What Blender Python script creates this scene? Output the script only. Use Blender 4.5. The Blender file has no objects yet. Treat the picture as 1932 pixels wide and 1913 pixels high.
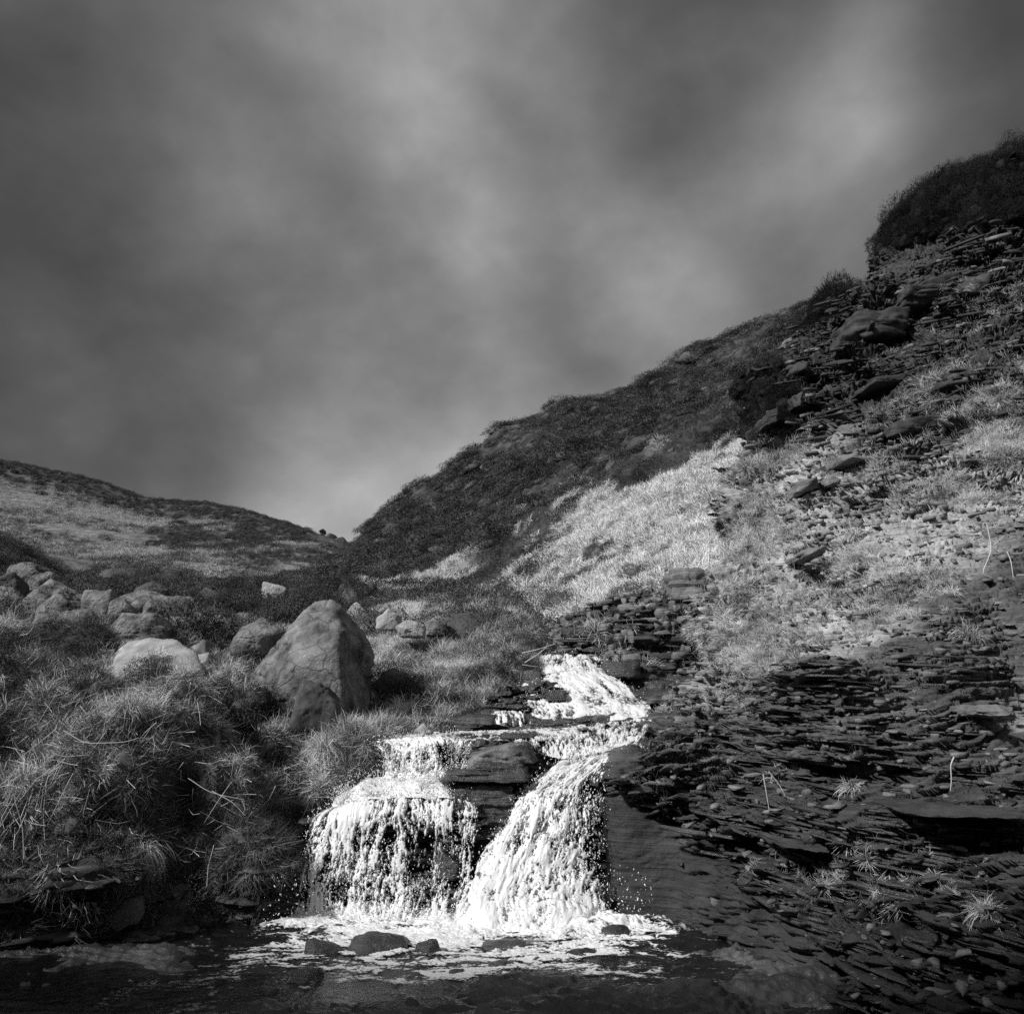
import bpy, bmesh, math, random
import numpy as np
from mathutils import Vector, Matrix

# ------------------------------------------------------------------ camera
R = math.radians
F = 1516.0; U0 = 966.0; V0 = 956.5; PITCH = R(14.0); EYE = 1.8
CA, SA = math.cos(PITCH), math.sin(PITCH)
scene = bpy.context.scene
COL = scene.collection
cam = bpy.data.cameras.new('camera'); cam_ob = bpy.data.objects.new('camera', cam); COL.objects.link(cam_ob)
cam.sensor_width = 36; cam.lens = 36 * F / 1932.0; cam.clip_start = 0.05; cam.clip_end = 5000
cam_ob.location = (0, 0, EYE); cam_ob.rotation_euler = (R(90) + PITCH, 0, 0)
scene.camera = cam_ob

# ------------------------------------------------------------------ sky and sun (black-and-white photograph: neutral light)
SUN_DIR = Vector((-0.66, -0.42, 0.64)).normalized()      # towards the sun
world = bpy.data.worlds.new('World'); scene.world = world; world.use_nodes = True
nt = world.node_tree; nt.nodes.clear(); L = nt.links.new
def N(t, **k):
    n = nt.nodes.new(t)
    for a, b in k.items(): setattr(n, a, b)
    return n
out = N('ShaderNodeOutputWorld'); bg = N('ShaderNodeBackground'); L(bg.outputs[0], out.inputs[0])
sky = N('ShaderNodeTexSky', sky_type='NISHITA'); sky.sun_disc = False
sky.sun_elevation = math.asin(SUN_DIR.z); sky.sun_rotation = math.atan2(SUN_DIR.x, SUN_DIR.y)
bw = N('ShaderNodeRGBToBW'); L(sky.outputs[0], bw.inputs[0])
tc = N('ShaderNodeTexCoord')
def wmath(op, a, b=None, c=None, clamp=False):
    n = N('ShaderNodeMath', operation=op); n.use_clamp = clamp
    for i, x in enumerate((a, b, c)):
        if x is None: continue
        if isinstance(x, (int, float)): n.inputs[i].default_value = x
        else: L(x, n.inputs[i])
    return n.outputs[0]
def wnoise(scale, detail, rough, dist, loc=(0, 0, 0), sc=(1, 1, 1), rot=(0, 0, 0)):
    mp = N('ShaderNodeMapping'); mp.inputs[1].default_value = loc; mp.inputs[2].default_value = rot; mp.inputs[3].default_value = sc
    L(tc.outputs['Generated'], mp.inputs[0])
    n = N('ShaderNodeTexNoise'); n.inputs['Scale'].default_value = scale; n.inputs['Detail'].default_value = detail
    n.inputs['Roughness'].default_value = rough; n.inputs['Distortion'].default_value = dist
    L(mp.outputs[0], n.inputs[0]); return n.outputs[0]
def wblob(u, v, width, amount):
    """a broad bank of cloud centred on a direction of the sky"""
    X = (u - U0) / F; Y = (V0 - v) / F
    d = Vector((X, CA - Y * SA, SA + Y * CA)).normalized()
    dp = N('ShaderNodeVectorMath', operation='DOT_PRODUCT'); dp.inputs[1].default_value = d
    nm = N('ShaderNodeVectorMath', operation='NORMALIZE'); L(tc.outputs['Generated'], nm.inputs[0]); L(nm.outputs[0], dp.inputs[0])
    mr = N('ShaderNodeMapRange', interpolation_type='SMOOTHERSTEP'); mr.inputs[1].default_value = math.cos(width); mr.inputs[2].default_value = 1.0
    mr.inputs[3].default_value = 0; mr.inputs[4].default_value = amount
    L(dp.outputs['Value'], mr.inputs[0]); return mr.outputs[0]
base = wmath('ADD', wmath('MULTIPLY', wnoise(2.3, 3, .5, .4, (7.1, 2.7, .3), (1, 1, 1.2), (0, .5, .4)), 0.26),
                    wmath('MULTIPLY', wnoise(5.6, 6, .5, .15, (1.1, .2, 4.), (1, 1, 1.3), (0, .6, .2)), 0.42))
base = wmath('ADD', base, wmath('MULTIPLY', wnoise(13., 6, .55, .1, (4.1, .2, 1.), (1, 1, 1.5), (.2, .6, .2)), 0.15))
dens = wmath('SUBTRACT', base, 0.47)
for b in [(10, 10, .62, -.34), (-80, 640, .42, -.22), (1180, 40, .26, -.20), (1990, 10, .50, -.36), (1350, 70, .2, -.10),
          (1400, 230, .30, .14), (1500, 200, .16, .12), (760, 60, .20, .12), (600, 260, .36, .14), (300, 520, .28, .10),
          (520, 800, .26, -.10), (720, 680, .18, -.09), (560, 560, .22, .05), (880, 330, .3, .03), (1060, 480, .26, -.05), (1470, 190, .24, .06), (1230, 520, .24, -.12),
          (720, 1010, .24, .18), (1450, 560, .28, .12), (330, 900, .2, .04)]:
    dens = wmath('ADD', dens, wblob(*b))
# cloud brightness multiplies the (desaturated) physical sky
fac = wmath('EXPONENT', wmath('MULTIPLY', dens, 2.9))
sep = N('ShaderNodeSeparateXYZ'); nrm = N('ShaderNodeVectorMath', operation='NORMALIZE')
L(tc.outputs['Generated'], nrm.inputs[0]); L(nrm.outputs[0], sep.inputs[0])
val = wmath('MULTIPLY', wmath('MULTIPLY_ADD', wmath('MINIMUM', bw.outputs[0], 6.0), 0.25, 1.35), wmath('MULTIPLY', fac, 2.05))
L(val, bg.inputs['Color']); bg.inputs['Strength'].default_value = 0.085

sun = bpy.data.lights.new('sun', 'SUN'); sun_ob = bpy.data.objects.new('sun', sun); COL.objects.link(sun_ob)
sun.energy = 5.0; sun.angle = R(3.5); sun.color = (1, 1, 1)
sun_ob.rotation_euler = (-SUN_DIR).to_track_quat('-Z', 'Y').to_euler()
scene.view_settings.view_transform = 'Standard'; scene.view_settings.look = 'None'
scene.view_settings.exposure = 0.0; scene.view_settings.gamma = 1.0; scene.view_settings.use_curve_mapping = False
scene.render.engine = 'CYCLES'
scene.cycles.max_bounces = 4; scene.cycles.diffuse_bounces = 2; scene.cycles.glossy_bounces = 2
scene.cycles.transparent_max_bounces = 12; scene.cycles.use_denoising = False
scene.cycles.sample_clamp_direct = 3.0; scene.cycles.sample_clamp_indirect = 1.5

# ------------------------------------------------------------------ maths
rng = np.random.default_rng(7)
random.seed(7)
def P(u, v, Y):
    X = (u - U0) / F; Z = (V0 - v) / F
    y = CA - Z * SA; z = SA + Z * CA; k = Y / y
    return np.array((X * k, Y, EYE + z * k))
def Q(u, Y, z):
    dep = Y * CA + (z - EYE) * SA
    return np.array(((u - U0) / F * dep, Y, z))
def proj(p):
    p = np.asarray(p); dy = p[..., 1]; dz = p[..., 2] - EYE
    dep = dy * CA + dz * SA; up = -dy * SA + dz * CA
    dep = np.where(np.abs(dep) < 1e-4, 1e-4, dep)
    return U0 + F * p[..., 0] / dep, V0 - F * up / dep, dep
_perm = rng.permutation(256).astype(np.int32); _val = rng.random(256).astype(np.float32) * 2 - 1
def vnoise(p):
    p = np.asarray(p, np.float32); i = np.floor(p).astype(np.int32); f = (p - i); f = f * f * (3 - 2 * f)
    r = 0
    for dx in (0, 1):
        wx = f[..., 0] if dx else 1 - f[..., 0]; hx = _perm[(i[..., 0] + dx) & 255]
        for dy in (0, 1):
            wy = f[..., 1] if dy else 1 - f[..., 1]; hy = _perm[(hx + i[..., 1] + dy) & 255]
            for dz in (0, 1):
                wz = f[..., 2] if dz else 1 - f[..., 2]
                r = r + wx * wy * wz * _val[_perm[(hy + i[..., 2] + dz) & 255]]
    return r
def fbm(p, sc=1.0, oct=4, rough=.5, off=0.0):
    p = np.asarray(p, np.float32) * np.asarray(sc, np.float32) + off; a = 1; s = 0; t = 0
    for k in range(oct):
        s = s + a * vnoise(p); t += a; a *= rough; p = p * 2.03 + 17.3
    return s / t
def ridged(p, sc=1.0, oct=3, off=0.0):
    p = np.asarray(p, np.float32) * np.asarray(sc, np.float32) + off; a = 1; s = 0; t = 0
    for k in range(oct):
        s = s + a * (1 - np.abs(vnoise(p)) * 2); t += a; a *= .5; p = p * 2.1 + 9.7
    return s / t
def sstep(x, a, b):
    t = np.clip((x - a) / (b - a), 0, 1); return t * t * (3 - 2 * t)
def blob(u, v, cu, cv, ru, rv):
    return np.exp(-(((u - cu) / ru) ** 2 + ((v - cv) / rv) ** 2))

def pchip(C, ts, linear=False):
    """C: (n, ...) control values at 0..n-1, ts: sample parameters"""
    n = len(C); i = np.clip(np.floor(ts).astype(int), 0, n - 2); t = ts - i
    sh = (-1,) + (1,) * (C.ndim - 1); t = t.reshape(sh)
    if linear: return C[i] * (1 - t) + C[i + 1] * t
    d = np.diff(C, axis=0); m = np.zeros_like(C)
    a, b = d[:-1], d[1:]
    same = (a * b) > 0
    hm = np.where(same, 2 * a * b / np.where(same, a + b, 1), 0)
    m[1:-1] = .6 * hm + .4 * (a + b) / 2 * same
    m[0] = d[0]; m[-1] = d[-1]
    t2 = t * t; t3 = t2 * t
    return (2*t3-3*t2+1) * C[i] + (t3-2*t2+t) * m[i] + (-2*t3+3*t2) * C[i+1] + (t3-t2) * m[i+1]

def params(C, axis, step, cap=400):
    """sample parameters so that neighbours lie about `step` photo pixels apart"""
    u, v, dep = proj(C); vis = (dep > .5)
    u = np.clip(u, -500, 2500); v = np.clip(v, -300, 2300)
    d = np.hypot(np.diff(u, axis=axis), np.diff(v, axis=axis))
    d3 = np.linalg.norm(np.diff(C, axis=axis), axis=-1)
    m = d.mean(axis=1 - axis); ts = [0.0]
    for k, x in enumerate(m):
        n = int(np.clip(x / step, 4, cap))
        ts += list(k + (np.arange(n) + 1) / n)
    return np.array(ts)

def loft(cols, step=(3, 3), linear=(False, False)):
    C = np.array(cols, float)                         # (ncol, nrow, 3)
    a = params(C, 0, step[0]); b = params(C, 1, step[1])
    G = pchip(C, a, linear[0])
    G = np.swapaxes(pchip(np.swapaxes(G, 0, 1), b, linear[1]), 0, 1)
    return G, a, b
def gnormal(G):
    du = np.gradient(G, axis=0); dv = np.gradient(G, axis=1)
    n = np.cross(du, dv); n /= np.linalg.norm(n, axis=-1, keepdims=True) + 1e-9
    return n
def grid_obj(name, G, mat, attrs=None, keep=None, smooth=False, parent=None, origin=None):
    nu, nv = G.shape[:2]
    idx = np.arange(nu * nv).reshape(nu, nv)
    q = np.stack([idx[:-1, :-1], idx[1:, :-1], idx[1:, 1:], idx[:-1, 1:]], -1).reshape(-1, 4)
    vs = G.reshape(-1, 3)
    if keep is not None:
        kq = keep.reshape(-1)[q].any(axis=1); q = q[kq]
        used = np.zeros(len(vs), bool); used[q.ravel()] = True
        re = np.cumsum(used) - 1; q = re[q]; vs = vs[used]
        if attrs: attrs = {k: a.reshape(-1)[used] for k, a in attrs.items()}
    return raw_obj(name, vs, q, mat, attrs, smooth, parent, origin)
def raw_mesh(name, vs, faces, mat, attrs=None, smooth=False):
    me = bpy.data.meshes.new(name); faces = np.asarray(faces, np.int32); k = faces.shape[1]
    vs = np.asarray(vs, np.float32)
    me.vertices.add(len(vs)); me.vertices.foreach_set('co', vs.ravel())
    me.loops.add(faces.size); me.loops.foreach_set('vertex_index', faces.ravel())
    me.polygons.add(len(faces)); me.polygons.foreach_set('loop_start', np.arange(0, faces.size, k, dtype=np.int32))
    me.update(calc_edges=True)
    if smooth: me.polygons.foreach_set('use_smooth', np.ones(len(faces), bool))
    for a, x in (attrs or {}).items():
        at = me.attributes.new(a, 'FLOAT', 'POINT'); at.data.foreach_set('value', np.asarray(x, np.float32).ravel())
    if mat: me.materials.append(mat)
    return me
def raw_obj(name, vs, faces, mat, attrs=None, smooth=False, parent=None, origin=None):
    vs = np.asarray(vs, float)
    if origin is not None: vs = vs - np.asarray(origin)
    me = raw_mesh(name, vs, faces, mat, attrs, smooth)
    o = bpy.data.objects.new(name, me); COL.objects.link(o)
    if origin is not None: o.location = origin
    if parent: o.parent = parent
    return o
def tag(o, label=None, cat=None, group=None, kind=None):
    if label: o['label'] = label
    if cat: o['category'] = cat
    if group: o['group'] = group
    if kind: o['kind'] = kind
    return o

# ------------------------------------------------------------------ materials (all neutral grey)
def material(name, lo, hi, nscale=4.0, rough=.85, bump=.4, bscale=30., strata=0.0, sscale=18.0, attr=None, attr_to=None,
             spec=.3, detail=6, contrast=.25, wet=None, damp_shade=False, cracks=0, stretch=(1, 1, 1), objvar=0.0, bdist=.02):
    m = bpy.data.materials.new(name); m.use_nodes = True; t = m.node_tree; t.nodes.clear(); l = t.links.new
    def n(ty, **k):
        x = t.nodes.new(ty)
        for a, b in k.items(): setattr(x, a, b)
        return x
    def mth(op, a, b=None, c=None):
        x = n('ShaderNodeMath', operation=op)
        for i, y in enumerate((a, b, c)):
            if y is None: continue
            if isinstance(y, (int, float)): x.inputs[i].default_value = y
            else: l(y, x.inputs[i])
        return x.outputs[0]
    o = n('ShaderNodeOutputMaterial'); b = n('ShaderNodeBsdfPrincipled'); l(b.outputs[0], o.inputs[0])
    b.inputs['Specular IOR Level'].default_value = spec
    g = n('ShaderNodeNewGeometry')
    mp = n('ShaderNodeMapping'); mp.inputs[3].default_value = stretch; l(g.outputs['Position'], mp.inputs[0])
    n1 = n('ShaderNodeTexNoise'); n1.inputs['Scale'].default_value = nscale; n1.inputs['Detail'].default_value = detail; n1.inputs['Roughness'].default_value = .62
    l(mp.outputs[0], n1.inputs[0])
    f = n1.outputs[0]
    if strata:
        w = n('ShaderNodeMapping'); w.inputs[3].default_value = (1.2, 1.2, sscale); l(g.outputs['Position'], w.inputs[0])
        n2 = n('ShaderNodeTexNoise'); n2.inputs['Scale'].default_value = 1.3; n2.inputs['Detail'].default_value = 5; n2.inputs['Roughness'].default_value = .6
        n2.inputs['Distortion'].default_value = .3
        l(w.outputs[0], n2.inputs[0])
        f = mth('ADD', mth('MULTIPLY', f, 1 - strata), mth('MULTIPLY', n2.outputs[0], strata))
    mr = n('ShaderNodeMapRange'); l(f, mr.inputs[0]); mr.inputs[1].default_value = .5 - contrast; mr.inputs[2].default_value = .5 + contrast
    mr.inputs[3].default_value = lo; mr.inputs[4].default_value = hi
    c = mr.outputs[0]
    if attr:
        at = n('ShaderNodeAttribute', attribute_name=attr)
        m2 = n('ShaderNodeMapRange'); l(f, m2.inputs[0]); m2.inputs[1].default_value = .5 - contrast; m2.inputs[2].default_value = .5 + contrast
        m2.inputs[3].default_value = attr_to[0]; m2.inputs[4].default_value = attr_to[1]
        mx = n('ShaderNodeMix', data_type='FLOAT'); l(at.outputs['Fac'], mx.inputs[0]); l(c, mx.inputs[2]); l(m2.outputs[0], mx.inputs[3])
        c = mx.outputs[0]
    if cracks:
        nd = n('ShaderNodeTexNoise'); nd.inputs['Scale'].default_value = 3; nd.inputs['Detail'].default_value = 5; l(g.outputs['Position'], nd.inputs[0])
        va = n('ShaderNodeVectorMath', operation='MULTIPLY_ADD'); l(nd.outputs['Color'], va.inputs[0]); va.inputs[1].default_value = (.5, .5, .5); l(g.outputs['Position'], va.inputs[2])
        vo = n('ShaderNodeTexVoronoi', feature='DISTANCE_TO_EDGE'); vo.inputs['Scale'].default_value = cracks; l(va.outputs[0], vo.inputs['Vector'])
        cr = n('ShaderNodeMapRange'); l(vo.outputs['Distance'], cr.inputs[0]); cr.inputs[1].default_value = 0; cr.inputs[2].default_value = .03; cr.inputs[3].default_value = .55; cr.inputs[4].default_value = 1
        ns = n('ShaderNodeTexNoise'); ns.inputs['Scale'].default_value = 26; ns.inputs['Detail'].default_value = 4; l(g.outputs['Position'], ns.inputs[0])
        sp = n('ShaderNodeMapRange'); l(ns.outputs[0], sp.inputs[0]); sp.inputs[1].default_value = .62; sp.inputs[2].default_value = .70; sp.inputs[3].default_value = 1; sp.inputs[4].default_value = 1.7
        c = mth('MULTIPLY', mth('MULTIPLY', c, cr.outputs[0]), sp.outputs[0])
    if damp_shade:
        ad = n('ShaderNodeAttribute', attribute_name='damp_shade'); c = mth('MULTIPLY', c, mth('MULTIPLY_ADD', ad.outputs['Fac'], -.55, 1.0))  # scales colour down: damp rock, peat and painted hollow shade
    if objvar:
        oi = n('ShaderNodeObjectInfo')
        c = mth('MULTIPLY', c, mth('MULTIPLY_ADD', oi.outputs['Random'], objvar * 2, 1 - objvar))
    l(c, b.inputs['Base Color'])
    if wet:
        wn = n('ShaderNodeMapRange'); l(f, wn.inputs[0]); wn.inputs[1].default_value = .35; wn.inputs[2].default_value = .65
        wn.inputs[3].default_value = wet[0]; wn.inputs[4].default_value = wet[1]; l(wn.outputs[0], b.inputs['Roughness'])
    else: b.inputs['Roughness'].default_value = rough
    if bump:
        n3 = n('ShaderNodeTexNoise'); n3.inputs['Scale'].default_value = bscale; n3.inputs['Detail'].default_value = 6; n3.inputs['Roughness'].default_value = .65
        l(mp.outputs[0], n3.inputs[0]); h = n3.outputs[0]
        if strata: h = mth('ADD', h, mth('MULTIPLY', n2.outputs[0], 1.5))
        if cracks: h = mth('ADD', h, mth('MULTIPLY', cr.outputs[0], .5))
        bp = n('ShaderNodeBump'); bp.inputs['Strength'].default_value = bump; bp.inputs['Distance'].default_value = bdist
        l(h, bp.inputs['Height']); l(bp.outputs[0], b.inputs['Normal'])
    return m
M_cliff = material('shale', .02, .13, 3.0, .75, .9, 30, strata=.4, sscale=26, attr='cover', attr_to=(.10, .50), contrast=.16, damp_shade=True)
M_plate = material('shale_plate', .05, .26, 5.0, .7, .8, 40, strata=.4, sscale=40, contrast=.18)
M_wet = material('wet_rock', .012, .07, 3.0, .3, .9, 26, strata=.5, sscale=26, wet=(.18, .5), spec=.5, contrast=.2)
M_bed = material('stream_bed', .015, .10, 2.0, .3, .8, 16, wet=(.22, .55), spec=.4)
M_boulder = material('gritstone', .04, .24, 3.5, .9, 1., 22, contrast=.15, cracks=1.7, spec=.2, detail=10, bdist=.03)
M_boulder_pale = material('pale_gritstone', .16, .40, 4.0, .9, .8, 20, contrast=.2, spec=.2, detail=10, bdist=.03)
M_boulder_dark = material('dark_gritstone', .03, .10, 3.0, .85, .5, 24, contrast=.22, spec=.2)
M_turf = material('turf', .05, .2, 2.2, .95, .9, 14, attr='cover', attr_to=(.2, .55), contrast=.2, spec=.1, damp_shade=True)
M_moor = material('moor', .03, .12, .9, .95, 1., 1.2, attr='cover', attr_to=(.07, .28), contrast=.18, spec=.1, bdist=.5, stretch=(.6, .6, 1.6), detail=12)
M_slope = material('hill_turf', .02, .08, 1.1, .95, .9, 8, attr='cover', attr_to=(.2, .5), contrast=.16, spec=.1, bdist=.06)
M_grass = material('dry_grass', .12, .75, 2.2, .8, 0, contrast=.17, spec=.25, objvar=0)
M_grass_b = material('bleached_grass', .42, .88, 2.4, .8, 0, contrast=.17, spec=.25)
M_grass_d = material('dull_grass', .025, .17, 2.2, .85, 0, contrast=.18, spec=.15)
M_heath = material('heather', .012, .13, .9, .9, 0, contrast=.14, spec=.1)
M_heath_l = material('heather_pale', .05, .17, 2.0, .9, 0, contrast=.25, spec=.1)
M_twig = material('dead_stem', .35, .6, 6.0, .8, 0, contrast=.25, spec=.2)

def water_mat(name, base, rough, bump, bscale, spec=.6, sub=0):
    m = material(name, base * .9, min(base * 1.08, .95), 9., rough, bump, bscale, spec=spec, contrast=.3, bdist=.01)
    return m
M_foam = water_mat('white_water', .72, .3, .2, 90)
M_drop = water_mat('droplet', .72, .3, 0, 90)
_t = M_foam.node_tree; _a = _t.nodes.new('ShaderNodeAttribute'); _a.attribute_name = 'body'
_t.links.new(_a.outputs['Fac'], [x for x in _t.nodes if x.type == 'BSDF_PRINCIPLED'][0].inputs['Alpha'])
M_pool = material('pool_water', .006, .012, 2., .07, .8, 5.5, spec=.6, bdist=.03)

# ------------------------------------------------------------------ terrain
def strata(G, Nn, amp, h=.09, fine=.35, warp=.25, seed=0.0, sc=1.0, dip=(0.02, .0)):
    """bedding: layers step in and out horizontally"""
    p = G.astype(np.float32)
    z = p[..., 2] + dip[0] * p[..., 0] + dip[1] * p[..., 1] + warp * .35 * fbm(p, .7 * sc, 2, off=seed)
    hn = np.stack([Nn[..., 0], Nn[..., 1], Nn[..., 2] * .25], -1)
    def lay(h, sxy, off):
        q = z / h + .35 * vnoise(np.stack([p[..., 0] * sxy, p[..., 1] * sxy, z * 0 + off], -1))
        k = np.floor(q); f = q - k
        a = vnoise(np.stack([p[..., 0] * sxy, p[..., 1] * sxy, k * 7.31 + off], -1))
        b = vnoise(np.stack([p[..., 0] * sxy, p[..., 1] * sxy, (k + 1) * 7.31 + off], -1))
        t = sstep(f, .86, 1.0); return a * (1 - t) + b * t - .25 * sstep(f, .84, .95) * (1 - sstep(f, .95, 1.0))
    def blk(h, w, off):
        q = z / h + .5 * vnoise(np.stack([p[..., 0] / w, p[..., 1] / w, z * 0 + off], -1)); k = np.floor(q); f = q - k
        s = (p[..., 0] * .62 - p[..., 1] * .78) / w + .5 * vnoise(p * (2.5 / w) + off) + vnoise(np.stack([k * 3.7 + off, k * 0 + .5, k * 0], -1)) * 3
        c = np.floor(s); fc = s - c
        ki = (k.astype(np.int64) & 255); ci = (c.astype(np.int64) & 255)
        a = _val[_perm[(_perm[ki] + ci + int(off)) & 255]]
        crack = np.maximum(1 - np.minimum(f, 1 - f) / .10, 0) + .6 * np.maximum(1 - np.minimum(fc, 1 - fc) / .06, 0)
        return a - .45 * np.minimum(crack, 1)
    d = lay(h * 4, 1.1 * sc, seed) * .8 + blk(h * 2.6, h * 7, seed + 2) * .55 + blk(h * .9, h * 3.2, seed + 5) * .5 + blk(h * .38, h * 1.5, seed + 9) * fine
    return G + hn * (d * amp)[..., None]
def hcube(a, b, c, d): return [a, b, c, d]

def off(col, d): return [p + np.array(d) for p in col]
# --- right cliff, a spur coming down to the stream
cl = []
cl.append([P(*q) for q in [(1150,1712,8.15),(1158,1475,8.35),(1240,1398,9.1),(1345,1320,10.0),(1345,1180,11.5),(1390,970,15),(1443,800,18),(1548,618,21.5),(1640,530,23),(1705,440,24)]])
cl.append([P(*q) for q in [(1290,1740,7.68),(1290,1500,7.95),(1340,1420,8.6),(1400,1310,9.6),(1430,1180,11),(1470,960,14.3),(1530,790,17.0),(1630,600,20.5),(1700,500,22.),(1745,385,23.5)]])
cl.append([P(*q) for q in [(1450,1810,6.55),(1450,1600,6.8),(1470,1470,7.5),(1510,1330,8.4),(1540,1180,10),(1580,960,13.1),(1630,785,16.1),(1705,595,19.8),(1755,490,21.3),(1800,352,23)]])
cl.append([P(*q) for q in [(1600,1885,5.78),(1600,1690,6.0),(1620,1500,6.7),(1650,1330,7.7),(1680,1160,9.2),(1710,960,12),(1740,780,15),(1790,585,18.6),(1815,475,20.3),(1855,340,22.5)]])
cl.append([P(*q) for q in [(1760,1965,5.1),(1760,1740,5.4),(1770,1530,6.1),(1790,1330,7.1),(1810,1150,8.6),(1830,950,11.2),(1850,770,14),(1872,578,17.6),(1885,465,19.3),(1905,330,22)]])
cl.append([P(*q) for q in [(1930,2040,4.6),(1940,1790,4.9),(1945,1560,5.6),(1950,1340,6.6),(1955,1140,8.1),(1960,940,10.6),(1965,760,13.4),(1970,572,17),(1975,460,19),(1980,325,21.5)]])
cl.append([P(*q) for q in [(2260,2280,3.6),(2250,1950,3.9),(2230,1620,4.6),(2220,1350,5.6),(2220,1120,7.),(2220,900,9.5),(2220,740,12.4),(2220,560,16),(2220,450,18),(2220,310,21)]])
cl.append([P(*q) for q in [(3600,3000,2.2),(3500,2500,2.5),(3400,2000,3.2),(3300,1500,4.2),(3200,1150,5.6),(3100,900,8.),(3000,700,11),(2900,520,14.5),(2800,420,17),(2700,300,20)]])
cl = [[c[0] + np.array((0, 0, -.5))] + c + [c[-1] + np.array((3, 6, -.3))] for c in cl]
cl.insert(0, off(cl[0], (1.2, 2.8, -.6)))
G, ta, tb = loft(cl, (2.6, 2.2))
n0 = gnormal(G)
if n0[..., 1].mean() > 0: n0 = -n0
u, v, dep = proj(G)
ds = np.clip(dep / 9, .7, 2.2) * (1 - .65 * (1 - sstep(v, 480, 640)) * (1 - sstep(u, 1740, 1840)))                       # coarser beds higher on the spur
big = fbm(G, .45, 3, off=3.3)
# hollows and knobs read off the photograph
knob = .5 * blob(u, v, 1570, 1350, 80, 55) - .7 * blob(u, v, 1900, 1260, 80, 90) - .55 * blob(u, v, 1540, 1060, 30, 32) \
     - .5 * blob(u, v, 1675, 735, 35, 28) + .35 * blob(u, v, 1650, 600, 60, 30) - .35 * blob(u, v, 1650, 640, 60, 14) + .3 * blob(u, v, 1770, 540, 60, 30) \
     - .45 * blob(u, v, 1520, 1610, 60, 30) - .3 * blob(u, v, 1380, 1560, 60, 30) + .3 * blob(u, v, 1650, 1560, 150, 40) - .35 * blob(u, v, 1850, 1565, 120, 14) \
     - .3 * blob(u, v, 1640, 1700, 120, 40) - .25 * blob(u, v, 1590, 1440, 90, 10)
G1 = G + n0 * ((.55 * big * np.clip(dep / 12, .3, 1.2) * (.25 + .75 * sstep(v, 480, 660))) + knob * np.clip(dep / 9, .8, 2))[..., None]
wall = sstep(v - (1478 + np.maximum(u - 1175, 0) * .72), 0, 40) * (1 - sstep(u, 1560, 1660))        # the smooth wall at the foot beside the falls
cover = sstep(fbm(G, .6, 4, off=8.) + .55 * blob(u, v, 1720, 1120, 240, 190) + .5 * blob(u, v, 1480, 1010, 80, 130) + .5 * blob(u, v, 1800, 930, 220, 90)
              + .35 * blob(u, v, 1500, 1200, 120, 90) + .4 * blob(u, v, 1640, 1640, 130, 40) - .55 * sstep(v, 1330, 1480) - .5 * (1 - sstep(v, 640, 800)), .05, .5)
amp = (.10 + .16 * sstep(fbm(G, .5, 3, off=21.), -.2, .3)) * (1 - .9 * (1 - sstep(u - 1150, 20, 110)) * (v < 1480)) * (1 - (.84 + .13 * (1 - sstep(u, 1280, 1340))) * wall) * (1 - .35 * cover) * (1 + .5 * sstep(v, 1250, 1400)) * ds
n1 = gnormal(G1)
if n1[..., 1].mean() > 0: n1 = -n1
G2 = strata(G1, n1, amp, .095, .95, .6, 2.2, .9, dip=(-.10, .10))
thin = fbm(G, (.8, .8, 24), 3, .7, off=51.)
G2 = G2 + n1 * (((.018 + .03 * sstep(u, 1280, 1340)) * wall * thin + .06 * fbm(G, 3.5, 3, .6) + .05 * fbm(G, 11, 3, .7) * (.4 + cover)) * ds * (1 - .8 * wall))[..., None]
damp_shade = np.clip(1 - sstep(G2[..., 2] + .5 * fbm(G, 1.2, 3, off=61.), .5, 1.9) + .7 * (1 - sstep(v + 70 * fbm(G, .4, 2, off=88.), 760, 900)), 0, 1)
cliff = grid_obj('rock_cliff', G2, M_cliff, {'cover': cover, 'damp_shade': damp_shade})
tag(cliff, kind='structure', label='steep crumbling shale cliff rising on the right of the falls')
CL = dict(G=G2, n=n1, cover=cover, u=u, v=v, dep=dep)

# --- hillside: sunlit grass slope, then the dark heather hill
A = []
A.append([P(*q) for q in [(560,1122,30),(585,1112,36),(605,1102,45),(625,1092,52),(645,1078,60),(665,1060,70),(680,1044,80)]])
A.append([P(*q) for q in [(690,1150,20),(700,1138,21),(712,1115,28),(718,1085,38),(722,1050,50),(725,1020,62),(728,980,75)]])
A.append([P(*q) for q in [(850,1185,16.5),(855,1155,18),(865,1110,23),(872,1060,31),(875,1000,43),(875,940,58),(872,876,75)]])
A.append([P(*q) for q in [(1000,1222,14.3),(1010,1165,15.5),(1020,1080,19),(1030,1000,25),(1035,900,38),(1040,838,55),(1050,776,75)]])
A.append([P(*q) for q in [(1120,1252,12.8),(1128,1150,14),(1140,1060,17),(1155,930,23),(1175,850,35),(1190,790,52),(1205,724,75)]])
A.append([P(*q) for q in [(1240,1285,12),(1250,1100,13),(1270,1000,16),(1300,880,22),(1330,780,33),(1350,722,50),(1370,658,72)]])
A.append([P(*q) for q in [(1340,1340,11.4),(1350,1080,13),(1400,950,16.5),(1440,820,22),(1480,720,30),(1510,655,45),(1540,600,70)]])
A.append([P(*q) for q in [(1500,1340,13),(1520,1080,15),(1560,900,19),(1620,750,25),(1660,680,33),(1690,620,45),(1720,545,70)]])
A = [[c[0] + np.array((0, 0, -.6))] + c + [c[-1] + np.array((0, 14, -.8)), c[-1] + np.array((0, 90, -6))] for c in A]
A.insert(0, off(A[0], (-14, 6, -6)))
G, _, _ = loft(A, (3.2, 3.2))
n0 = gnormal(G)
if n0[..., 2].mean() < 0: n0 = -n0
u, v, dep = proj(G)
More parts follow.
